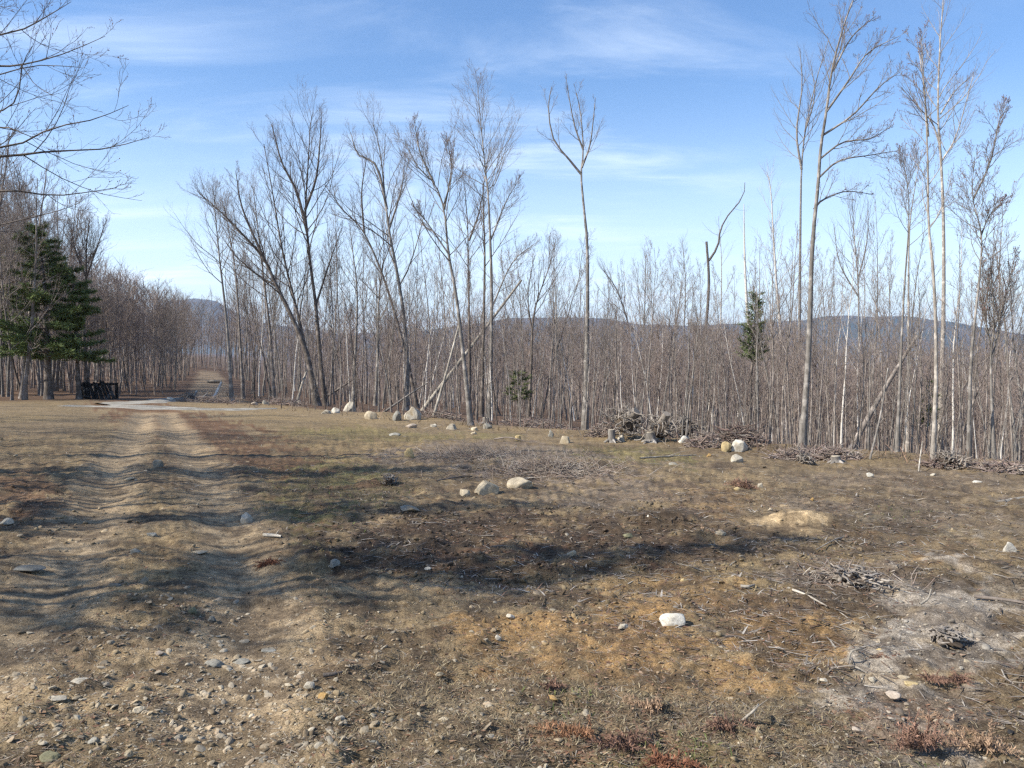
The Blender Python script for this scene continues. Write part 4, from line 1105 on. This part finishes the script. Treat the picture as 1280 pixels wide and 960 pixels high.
brush('thin brush spilling from the near end of the root pile', 752, 545, 36, 22, 200, 62)
brush('loose brush between the root pile and the brush heap', 882, 558, 44, 20, 260, 63)
brush('brush and bark along the foot of the tall twin trunks', 1000, 572, 80, 12, 320, 64)
brush('slash heap by the low stump before the leaning dead pole', 1045, 574, 60, 15, 280, 65)
brush('dark twigs strewn under the tall pale pair', 1185, 582, 70, 10, 260, 66, 'dark')
brush('twig heap against the thick leaning dark pair', 355, 506, 46, 10, 260, 67)
brush('slash strewn beside the forest road around the white post', 262, 503, 70, 7, 300, 68)
brush('low slash behind the largest domed boulder', 548, 524, 60, 10, 240, 69)
brush('low slash line between the central clump and lone tree', 668, 534, 90, 12, 340, 70)
brush('brushy litter at the end of the tree line', 1255, 588, 60, 11, 260, 71)
brush('grey twig mat in the middle of the clearing', 690, 588, 200, 4, 1100, 72, 'dead', .0045)
brush('grey twig mat above the wedge-shaped boulder', 600, 572, 190, 4, 1000, 73, 'dead', .0045)
brush('scattered grey sticks around the half-buried root tangle', 1060, 722, 130, 6, 240, 74, 'dead', .0045)

# single sticks lying about
STICKS = [((985, 737), (1034, 760), 3.5, 'long pale bent stick below the half-buried root tangle'), ((1218, 748), (1296, 760), 5, 'dark branch lying across the top of the grey gravel'),
 ((1060, 830), (1078, 812), 3, 'short grey stick tilted beside the round yellow stone'), ((1150, 757), (1164, 738), 3.5, 'bleached stub of wood poking from the ground near the gravel'),
 ((926, 735), (943, 733), 4.5, 'short bleached stick like a bone on the orange soil'), ((330, 671), (352, 673), 5, 'grey root stick lying on the bank of the inner rut'),
 ((404, 847), (428, 843), 6, 'dark piece of bark in the tan gravel'), ((925, 905), (948, 882), 4, 'pale broken stick rising from the red fern clump'),
 ((905, 797), (940, 806), 2.5, 'dark thin stick on the orange soil beyond the squarish stone'), ((618, 550), (657, 553), 2.4, 'dark fallen stick on the grass before the central clump'),
 ((800, 574), (870, 570), 2.6, 'long pale stick lying below the root pile'), ((1083, 842), (1060, 833), 2.5, 'thin white stick behind the small pale stone'),
 ((528, 692), (534, 678), 2, 'small upright pale splinter in the dark soil'), ((1252, 838), (1285, 855), 2, 'thin straw-coloured stalk on the grey gravel'),
 ((545, 602), (590, 596), 2.2, 'dark curved stick before the wedge-shaped boulder'), ((1180, 780), (1130, 800), 2.2, 'thin dark twig pointing at the splintered root clump'),
 ((1055, 672), (1020, 688), 2, 'thin grey stick in front of the sand mound')]
for i, (a, b, w, lab) in enumerate(STICKS):
    g = np.random.default_rng(700 + i)
    p0 = np.array([float(v) for v in hit(*a)]); p1 = np.array([float(v) for v in hit(*b)])
    if 'rising' in lab or 'upright' in lab or 'poking' in lab or 'tilted' in lab:
        p1 = np.array(atY(b[0], b[1], p0[1] + .05))
    r = max(.004, w / 2000 * p0[1])
    m = (p0 + p1) / 2 + g.normal(0, .04, 3); m[2] = max(m[2], float(gz(m[0], m[1])) + r)
    P = resample([p0 + (0, 0, r), m, p1 + (0, 0, r)], 9) - p0
    T = Tubes(); rr = np.linspace(r, r * .55, 9) * (1 + g.normal(0, .08, 9)); T.add(P, rr, 7, (g.uniform(0, .5), 0, 0))
    k = 4; dd = unit(unit(P[k + 1] - P[k]) + g.normal(0, .5, 3) + (0, 0, .25)); l = .3 * seglen(P)
    T.add(path(P[k], dd, l, 4, .1, 0, g), np.linspace(r * .5, r * .15, 4), 5, (.5, 0, 0))
    mb = MB(); T.into(mb)
    dark = 'dark' in lab
    o = mb.obj('stick', M_BARK['dark'] if dark else M_BARK['dead']); o.location = p0
    tag(o, lab, 'stick', 'sticks lying on the clearing')

# ----------------------------------------------------------------- dark leaning rack by the wood and pale log on the road
def rack():
    g = np.random.default_rng(81); x, y, z = [float(v) for v in hit(120, 499)]
    s = y / 1000
    root = thing('log_rack', 'dark rack of leaning poles at the edge of the shaded wood', 'log rack', (x, y, z))
    for k in range(9):
        T = Tubes(); xb = (-18 + k * 5.2) * s + g.normal(0, .03); lean = -11 * s - k * .02
        P = resample([np.array((xb, 0, -.1)), np.array((xb + lean * .5, .25, 10 * s)), np.array((xb + lean + g.normal(0, .04), .5, (21 + g.uniform(-3, 2)) * s))], 5)
        T.add(P, np.linspace(.085, .06, 5) * g.uniform(.8, 1.2), 7, (0, 0, 0)); T.add(np.array([P[-1], P[-1] + (0, 0, .004)]), np.array([.06, 0]), 7, (1, 0, 0))
        mb = MB(); T.into(mb); mb.obj('pole', M_BARK['black'], root)
    T = Tubes(); T.add(np.array([(-26 * s, .52, 17 * s), (0, .55, 18.2 * s), (20 * s, .52, 18.5 * s)]), np.array([.06, .065, .05]), 7, (0, 0, 0)); mb = MB(); T.into(mb); mb.obj('rail', M_BARK['black'], root)
    for q in (-24, 18):
        T = Tubes(); T.add(np.array([(q * s, .6, -.15), (q * s, .6, 20 * s)]), np.array([.075, .065]), 7, (0, 0, 0)); mb = MB(); T.into(mb); mb.obj('post', M_BARK['black'], root)
rack()
def road_log():
    x, y, z = [float(v) for v in hit(268, 479)]; s = y / 1000
    root = thing('log', 'pale sawn log lying across the far end of the forest road', 'log', (x, y, z))
    T = Tubes(); P = np.array([(-8 * s, 0, 2 * s), (0, .05, 2.1 * s), (8 * s, .12, 2.2 * s)]); T.add(P, np.array([2.1, 2.05, 2.0]) * s, 10, (.6, 0, 0)); mb = MB(); T.into(mb); mb.obj('bark', M_BARK['dead'], root)
    T = Tubes()
    for e, o in ((0, -1), (2, 1)): T.add(np.array([P[e], P[e] + np.array((o * .02, 0, 0)), P[e] + np.array((o * .021, 0, 0))]), np.array([1.9 * s, 1.9 * s, 0]), 10, (.5, .43, .32))
    mb = MB(); T.into(mb); mb.obj('cut_end', M_CUT, root, smooth=False)
road_log()

# ----------------------------------------------------------------- dead ferns
FERNS = [(1165, 852, 30, 22, 'curled clump of rusty dead fern on the grey gravel, smaller half of a pair'), (1198, 853, 34, 24, 'curled clump of rusty dead fern on the grey gravel, larger half of a pair'),
 (1150, 935, 74, 40, 'wide heap of reddish dead fern below the pinkish wedge stone'), (1225, 935, 66, 30, 'reddish dead fern heap between the coal-black stones and the bottom corner'), (806, 888, 58, 26, 'clump of pinkish dead fern in front of the orange soil'),
 (911, 915, 52, 32, 'upright tuft of orange-red dead fern pierced by a pale stick'), (692, 862, 34, 16, 'small dark red dead fern behind the flat orange stone'), (715, 920, 56, 18, 'low spread of dead fern behind the brown fallen leaves'), (778, 930, 56, 20, 'low brown dead fern beside the low spread one'),
 (835, 958, 60, 20, 'pale pink dead fern at the bottom edge of the photo'), (1172, 905, 40, 22, 'small reddish dead fern between the gravel pair and the wide heap'), (1108, 825, 26, 12, 'little dead fern under the round yellow stone'), (930, 610, 34, 16, 'dead fern on orange litter below the white boulder'),
 (335, 706, 30, 10, 'faded dead fern at the lip of the inner rut'), (880, 668, 30, 10, 'dark dead fern beside the pointed buff stone')]
def fern(px, py, w, h, label, seed):
    g = np.random.default_rng(seed); x, y, z = [float(v) for v in hit(px, py)]
    W = w * 1.25 / 1000 * y; H = h * 1.4 / 1000 * y
    root = thing('dead_fern', label, 'fern', (x, y, z), 'dead ferns on the clearing')
    base = np.array([(.23, .105, .062), (.26, .14, .08), (.21, .125, .09), (.31, .21, .14)])[int(g.integers(0, 4))]
    T = Tubes(); V = []; C = []
    for k in range(24):
        a = g.uniform(0, 6.28); l = W * g.uniform(.35, .62)
        o = np.array((g.normal(0, W * .13), g.normal(0, W * .08), 0.0)); o[2] = float(gz(x + o[0], y + o[1])) - z
        d = np.array((math.cos(a), math.sin(a) * .7, g.uniform(.7, 1.7) * min(1.4, H / (W * .4))))
        B = path(o, unit(d), l, 9, .12, -.24, g)
        for q in range(9): B[q, 2] = max(B[q, 2], float(gz(x + B[q, 0], y + B[q, 1])) - z + .012)
        T.add(B, np.linspace(.0035, .0015, 9), 3, tuple(base * .7))
        for q in range(1, 9):
            t = unit(B[q] - B[q - 1])
            for rep in range(3):
                pb = B[q - 1] + (B[q] - B[q - 1]) * (rep + g.random()) / 3
                for sd in (-1, 1):
                    n = unit(perp(t, g.uniform(-.5, .5) + (0 if sd > 0 else math.pi)) + t * .5 + g.normal(0, .25, 3))
                    L = l * .20 * (1 - abs(q / 8 - .3)) * g.uniform(.6, 1.2); wv = unit(t + g.normal(0, .4, 3)) * L * .17
                    V.append(np.array([pb - wv * .5, pb + wv * .5, pb + n * L * .6 + wv, pb + n * L + g.normal(0, .1, 3) * L])); C.append(base * g.uniform(.6, 1.35))
    mb = MB(); T.into(mb); mb.obj('stalks', M_FERN, root)
    V = np.array(V); mb = MB(); mb.add(V.reshape(-1, 3), np.arange(len(V) * 4).reshape(-1, 4), np.repeat(np.array(C), 4, axis=0)); mb.obj('fronds', M_FERN, root, smooth=False)
for i, f in enumerate(FERNS): fern(*f, seed=900 + i)

# ----------------------------------------------------------------- ground scatter (uncountable stuff)
def scatter(n, g, py0=505, py1=1010, px0=-120, px1=1400, power=1.0):
    px = g.uniform(px0, px1, n); py = py0 + (py1 - py0) * g.random(n) ** power
    x, y, z = hit(px, py); return x, y, z
def at_ground(x, y):
    """height of the fine ground relief at points"""
    r = np.hypot(x, y); micro = 1 - sstep(14, 30, r)
    drut = np.minimum(rut_d(x, y, RUTS[0]), rut_d(x, y, RUTS[1])); sm = .35 + .65 * sstep(.1, .6, drut)
    f1 = fbm(x / .30, y / .30, 71, 4); f2 = fbm(x / .09, y / .09, 81, 3); cl = np.abs(fbm(x / .16, y / .16, 91, 3) - .5) * 2
    return gz(x, y) + micro * sm * (.115 * (f1 - .5) + .042 * (f2 - .5) + .045 * (cl - .3))

def inst_mesh(V, F, x, y, z, S, ang, tilt, C, mb):
    """merge n jittered copies of V,F ; S (n,3) ; tilt small"""
    n = len(x); ca, sa = np.cos(ang), np.sin(ang)
    P = V[None] * S[:, None, :]
    X = P[..., 0] * ca[:, None] - P[..., 1] * sa[:, None]; Y = P[..., 0] * sa[:, None] + P[..., 1] * ca[:, None]
    Z = P[..., 2] + X * tilt[:, :1] + Y * tilt[:, 1:]
    W = np.stack([X + x[:, None], Y + y[:, None], Z + z[:, None]], -1).reshape(-1, 3)
    FF = (F[None] + (np.arange(n) * len(V))[:, None, None]).reshape(-1, F.shape[1])
    mb.add(W, FF, np.repeat(C, len(V), axis=0))

def wmask(x, y, items):
    m = np.zeros(len(x))
    for px, py, w, h, k in items:
        cx, cy, rx, ry, sh = patch(px, py, w, h)
        d = np.sqrt(((x - cx - sh * (y - cy)) / rx) ** 2 + ((y - cy) / ry) ** 2)
        m = np.maximum(m, k * sstep(1.3, .6, d))
    return m

def gravel():
    g = np.random.default_rng(201); mb = MB()
    zones = [(260, 880, 620, 220, .75), (1250, 840, 260, 280, .8), (210, 770, 260, 80, .7), (330, 820, 260, 90, .9), (800, 800, 420, 120, .30), (560, 880, 400, 140, .40), (120, 870, 400, 200, .8), (650, 730, 320, 60, .25), (420, 800, 160, 80, .7)]
    x, y, z = scatter(60000, g, 520, 1010)
    m = np.maximum(.10, wmask(x, y, zones)); k = g.random(len(x)) < m * .62 * (.25 + 1.5 * fbm(x / .5, y / .5, 300, 3) ** 1.6)
    x, y = x[k], y[k]; n = len(x)
    s = np.minimum(.0033 * np.exp(g.normal(.5, .6, n)), .020) * (1 + .05 * y)
    s = s * np.where(x > .1 * y, .55, .9)
    S = np.stack([s * g.uniform(.8, 1.7, n), s * g.uniform(.7, 1.3, n), s * g.uniform(.35, .8, n)], -1)
    pal = np.array([(.28, .25, .20), (.36, .32, .25), (.23, .19, .14), (.32, .25, .16), (.46, .41, .32), (.16, .14, .11), (.34, .26, .18)])
    C = pal[g.choice(7, n, p=[.26, .18, .2, .12, .06, .1, .08])] * g.uniform(.75, 1.1, (n, 1)); C = C * .62 + ground_col(x, y) * .55
    z = at_ground(x, y) + S[:, 2] * .05
    big = s > .0085
    for sel, V, F in ((~big, IV1, IF1), (big, IV2, IF2)):
        groups = np.array_split(np.nonzero(sel)[0], 9)
        for ids in groups:
            if not len(ids): continue
            V2 = rock_shape(g, V, 11, .07, .42)
            inst_mesh(V2, F, x[ids], y[ids], z[ids], S[ids], g.uniform(0, 6.28, len(ids)), g.normal(0, .25, (len(ids), 2)), C[ids], mb)
    o = mb.obj('gravel', M_LITTER, smooth=False); tag(o, 'loose gravel and pebbles strewn over the clearing', 'gravel', kind='stuff')
gravel()

def clods():
    g = np.random.default_rng(202); mb = MB()
    zones = [(640, 672, 560, 90, 1.), (460, 684, 220, 60, 1.), (840, 650, 130, 60, 1.), (870, 690, 300, 60, .9), (640, 715, 300, 40, .8), (700, 760, 400, 60, .4), (60, 650, 200, 80, .5), (215, 760, 180, 60, .4), (980, 690, 300, 60, .6)]
    x, y, z = scatter(26000, g, 540, 960)
    m = np.maximum(.05, wmask(x, y, zones)); k = g.random(len(x)) < m * .75
    x, y = x[k], y[k]; n = len(x)
    s = np.minimum(.008 * np.exp(g.normal(.1, .5, n)), .020) * (1 + .03 * y)
    S = np.stack([s * g.uniform(.8, 1.7, n), s * g.uniform(.7, 1.4, n), s * g.uniform(.5, 1.0, n)], -1)
    C = ground_col(x, y) * g.uniform(.55, 1.15, (n, 1))
    z = at_ground(x, y) + S[:, 2] * .2
    for ids in np.array_split(np.arange(n), 8):
        V2 = rock_shape(g, IV2, 5, .20)
        inst_mesh(V2, IF2, x[ids], y[ids], z[ids], S[ids], g.uniform(0, 6.28, len(ids)), g.normal(0, .25, (len(ids), 2)), C[ids], mb)
    o = mb.obj('soil_clods', M_LITTER, smooth=True); tag(o, 'crumbly clods of dark soil', 'soil', kind='stuff')
clods()

def blades(name, label, cat, n, zones, base, hmin, hmax, cols, mat, seed, lean=.8, wid=.003, py0=505, flat=0., smin=-9):
    g = np.random.default_rng(seed)
    x, y, z = scatter(n, g, py0, 1010)
    m = np.maximum(base, wmask(x, y, zones)); k = g.random(len(x)) < m * (.25 + 1.5 * fbm(x / .35, y / .35, seed, 3) ** 1.5)
    drut = np.minimum(rut_d(x, y, RUTS[0]), rut_d(x, y, RUTS[1])); k &= (drut > .25) | (g.random(len(x)) < .15)
    k &= g.random(len(x)) > wmask(x, y, [(1270, 850, 200, 280, .85), (1008, 654, 120, 34, 1.), (300, 850, 300, 90, .5)])
    k &= (s_at(x, y) < 24) & (s_at(x, y) > smin)
    x, y = x[k], y[k]; n = len(x)
    z = at_ground(x, y) - .004
    h = g.uniform(hmin, hmax, n) ; a = g.uniform(0, 6.28, n); ln = np.abs(g.normal(lean, .4, n))
    D = np.stack([np.cos(a) * ln, np.sin(a) * ln, np.full(n, 1 - flat) * g.uniform(.3, 1, n)], -1); D = unit(D) * h[:, None]
    w = wid * (1 + .06 * y)[:, None] * g.uniform(.6, 1.5, (n, 1)); b = g.uniform(0, 6.28, n)
    U = np.stack([np.cos(b), np.sin(b), np.zeros(n)], -1) * w
    O = np.stack([x, y, z], -1); Dr = D.copy(); Dr[:, 2] *= .55
    V = np.stack([O - U, O + U, O + D * .55 + U * .8, O + D * .55 - U * .8, O + Dr + D * .05], 1).reshape(-1, 3)
    q = np.arange(n)[:, None] * 5
    mb = MB(); C = np.array(cols)[g.integers(0, len(cols), n)] * g.uniform(.7, 1.3, (n, 1)); C5 = np.repeat(C, 5, axis=0)
    mb.add(V, q + np.array([[0, 1, 2, 3]]), C5)
    mb.f.append((q + np.array([[3, 2, 4]])).astype(np.int32)); mb.m.append(np.zeros(n, np.int32))
    o = mb.obj(name, mat, smooth=False); tag(o, label, cat, kind='stuff')
GZ = [(395, 607, 250, 100, 1.), (430, 560, 380, 70, .9), (760, 567, 260, 34, .9), (1120, 641, 160, 30, .8), (640, 575, 180, 26, .6), (470, 545, 300, 26, .8), (560, 890, 420, 150, .8), (820, 920, 460, 130, .9), (1130, 630, 420, 80, .7), (250, 540, 260, 40, .6), (1000, 590, 400, 50, .6), (1050, 930, 300, 90, .8)]
blades('dry_grass', 'short dry straw-coloured grass and stubble on the clearing', 'grass', 210000, GZ, .20, .02, .065, [(.25, .20, .12), (.19, .15, .09), (.28, .23, .15), (.15, .12, .075), (.12, .09, .06)], M_GRASS, 301, wid=.0019, lean=1.3)
blades('green_grass', 'thin patches of green grass coming up in the clearing', 'grass', 60000, [(395, 610, 210, 80, 1.), (760, 567, 220, 26, .9), (1120, 641, 110, 22, .8), (640, 575, 130, 18, .6), (830, 945, 160, 50, .5), (700, 880, 120, 40, .3), (470, 545, 240, 18, .5), (1140, 955, 90, 24, .5)], .0, .025, .075, [(.10, .125, .04), (.13, .14, .05), (.16, .15, .07)], M_GRASS, 302)
blades('twig_litter', 'grey twigs and wood slivers littering the ground', 'twigs', 210000, [(620, 572, 320, 54, 1.), (710, 592, 260, 44, 1.), (1140, 645, 380, 70, 1.), (780, 620, 300, 60, .8), (1060, 725, 260, 90, .9), (1000, 690, 400, 60, .7), (900, 900, 500, 140, .7), (1150, 600, 320, 40, .9)], .38, .015, .10, [(.20, .165, .13), (.15, .12, .09), (.30, .26, .21), (.10, .078, .06), (.13, .09, .065)], M_LITTER, 303, lean=2.5, wid=.0019, flat=.86)
blades('leaf_litter', 'brown dead leaves scattered over the ground', 'leaves', 190000, [(40, 540, 240, 110, 1.), (275, 537, 160, 26, 1.), (20, 620, 160, 70, .8), (760, 920, 300, 80, .8), (1140, 900, 240, 80, .7), (640, 540, 700, 30, .8), (1050, 575, 500, 30, .8), (900, 630, 220, 50, .8), (700, 690, 600, 140, .45), (850, 800, 500, 140, .5), (500, 640, 400, 100, .5), (210, 620, 300, 140, .35), (1100, 640, 400, 120, .5)], .16, .014, .045, [(.20, .11, .065), (.15, .085, .055), (.26, .165, .10), (.12, .075, .05), (.30, .21, .14)], M_LITTER, 304, lean=2.2, wid=.009, flat=.80)

blades('wood_debris', 'splintered wood bits and broken twigs over the middle of the clearing', 'debris', 110000, [(620, 580, 420, 80, 1.), (1130, 650, 420, 120, 1.), (880, 640, 400, 80, .9), (560, 660, 400, 60, .6), (1000, 720, 500, 80, .8)], .40, .05, .20, [(.22, .185, .15), (.14, .11, .085), (.33, .295, .25), (.095, .072, .055), (.17, .105, .07)], M_LITTER, 307, lean=2.0, wid=.0042, flat=.72, smin=4.5)
blades('dead_stalks', 'thin dead stalks and brush standing along the edge of the clearing', 'stalks', 110000, [], .9, .12, .62, [(.20, .16, .125), (.15, .115, .09), (.26, .22, .18), (.13, .09, .07), (.22, .14, .10)], M_LITTER, 305, lean=.55, wid=.0032, smin=17.3, py0=490)
blades('slash_litter', 'grey slash and broken sticks strewn along the edge of the clearing', 'slash', 60000, [(560, 535, 560, 40, 1.), (960, 575, 700, 60, 1.), (300, 506, 200, 14, 1.)], .5, .10, .50, [(.25, .22, .19), (.17, .145, .12), (.34, .31, .27), (.12, .095, .08)], M_LITTER, 306, lean=2.4, wid=.0045, smin=15.5, flat=.75, py0=490)

# ----------------------------------------------------------------- air
def haze():
    mb = MB(); a = 9500.; lo = -90.; hi = 460.
    V = np.array([(-a, -a, lo), (a, -a, lo), (a, a, lo), (-a, a, lo), (-a, -a, hi), (a, -a, hi), (a, a, hi), (-a, a, hi)])
    mb.add(V, np.array([[0, 3, 2, 1], [4, 5, 6, 7], [0, 1, 5, 4], [1, 2, 6, 5], [2, 3, 7, 6], [3, 0, 4, 7]]))
    m = bpy.data.materials.new('air_haze'); m.use_nodes = True; nt = m.node_tree; nt.nodes.clear()
    out = nt.nodes.new('ShaderNodeOutputMaterial'); pv = nt.nodes.new('ShaderNodeVolumePrincipled')
    pv.inputs['Color'].default_value = (.55, .72, 1.0, 1); pv.inputs['Density'].default_value = HAZE; pv.inputs['Anisotropy'].default_value = .2
    nt.links.new(pv.outputs[0], out.inputs['Volume'])
    o = mb.obj('haze', m, smooth=False); tag(o, 'pale blue haze in the air between here and the hills', 'haze', kind='stuff')
HAZE = 0.00009
if HAZE: haze()

# ----------------------------------------------------------------- sky, sun, camera
SUN_EL = R(40); LIGHT = (math.cos(R(20)), math.sin(R(20)))      # light travels toward +x, a little away from the camera
w = bpy.data.worlds.new('World'); scene.world = w; w.use_nodes = True
nt = w.node_tree; bg = nt.nodes['Background']
sky = nt.nodes.new('ShaderNodeTexSky'); sky.sky_type = 'NISHITA'; sky.sun_disc = False
sx, sy = -LIGHT[0], -LIGHT[1]
sky.sun_elevation = SUN_EL; sky.sun_rotation = math.atan2(sx, sy)
sky.altitude = 200; sky.air_density = 1.0; sky.dust_density = .35; sky.ozone_density = 2.2
def N(t): return nt.nodes.new(t)
def math_(op, a, b=None):
    m = N('ShaderNodeMath'); m.operation = op
    for i, v in enumerate((a, b)):
        if v is None: continue
        if hasattr(v, 'is_linked'): nt.links.new(v, m.inputs[i])
        else: m.inputs[i].default_value = v
    return m.outputs[0]
tc = N('ShaderNodeTexCoord'); sp = N('ShaderNodeSeparateXYZ'); nt.links.new(tc.outputs['Generated'], sp.inputs[0])
den = math_('ADD', math_('MAXIMUM', sp.outputs[2], 0.0), .12)
cx = math_('DIVIDE', sp.outputs[0], den); cy = math_('DIVIDE', sp.outputs[1], den)
cb = N('ShaderNodeCombineXYZ'); nt.links.new(cx, cb.inputs[0]); nt.links.new(cy, cb.inputs[1])
mp = N('ShaderNodeMapping'); mp.inputs['Rotation'].default_value = (0, 0, R(28)); mp.inputs['Scale'].default_value = (.6, 1.5, 1); mp.inputs['Location'].default_value = (1.3, .4, 0); nt.links.new(cb.outputs[0], mp.inputs[0])
n1 = N('ShaderNodeTexNoise'); n1.inputs['Scale'].default_value = 1.5; n1.inputs['Detail'].default_value = 8; n1.inputs['Roughness'].default_value = .62; n1.inputs['Distortion'].default_value = .5; nt.links.new(mp.outputs[0], n1.inputs['Vector'])
n2 = N('ShaderNodeTexNoise'); n2.inputs['Scale'].default_value = .55; n2.inputs['Detail'].default_value = 2; nt.links.new(cb.outputs[0], n2.inputs['Vector'])
def mr(v, a, b, c, d):
    m = N('ShaderNodeMapRange'); m.interpolation_type = 'SMOOTHSTEP'
    nt.links.new(v, m.inputs[0])
    for i, q in enumerate((a, b, c, d)): m.inputs[i + 1].default_value = q
    return m.outputs[0]
mask = math_('MULTIPLY', mr(n1.outputs[0], .42, .80, 0, 1), mr(n2.outputs[0], .36, .58, .12, 1))
veil = mr(sp.outputs[2], .0, .33, .50, .0)
mask = math_('MULTIPLY', mask, mr(sp.outputs[0], .12, .42, 1, .12))
mask = math_('ADD', math_('MULTIPLY', mask, .60), veil)
mask = math_('MINIMUM', mask, .9)
hs = N('ShaderNodeHueSaturation'); hs.inputs['Saturation'].default_value = 1.17; hs.inputs['Value'].default_value = 1.12; hs.inputs['Hue'].default_value = .504; nt.links.new(sky.outputs[0], hs.inputs['Color'])
mx = N('ShaderNodeMix'); mx.data_type = 'RGBA'; nt.links.new(mask, mx.inputs[0]); nt.links.new(hs.outputs[0], mx.inputs[6]); mx.inputs[7].default_value = (7.2, 8.0, 9.0, 1)
nt.links.new(mx.outputs[2], bg.inputs['Color']); bg.inputs['Strength'].default_value = .115

sl = bpy.data.lights.new('sun', 'SUN'); so = bpy.data.objects.new('sun', sl); COL.objects.link(so)
sl.energy = 5.0; sl.angle = R(.53); sl.color = (1.0, .94, .83)
dirv = Vector((LIGHT[0] * math.cos(SUN_EL), LIGHT[1] * math.cos(SUN_EL), -math.sin(SUN_EL)))
so.rotation_euler = dirv.to_track_quat('-Z', 'Y').to_euler(); so.location = (-20, -8, 30)

cam = bpy.data.cameras.new('camera'); co = bpy.data.objects.new('camera', cam); COL.objects.link(co)
cam.sensor_width = 36; cam.lens = 36 * 1000 / 1280; cam.clip_start = .05; cam.clip_end = 60000
co.location = (0, 0, CAMZ); co.rotation_euler = (R(90) - PITCH, 0, 0)
scene.camera = co

vs = scene.view_settings; vs.view_transform = 'Standard'; vs.look = 'None'; vs.exposure = .72; vs.gamma = 1; vs.use_curve_mapping = False
scene.render.engine = 'CYCLES'
cy_ = scene.cycles
cy_.max_bounces = 4; cy_.diffuse_bounces = 2; cy_.glossy_bounces = 1; cy_.transmission_bounces = 1; cy_.volume_bounces = 0; cy_.transparent_max_bounces = 4
cy_.use_denoising = False; cy_.use_adaptive_sampling = False; cy_.pixel_filter_type = 'BLACKMAN_HARRIS'; cy_.filter_width = 1.4
cy_.caustics_reflective = False; cy_.caustics_refractive = False
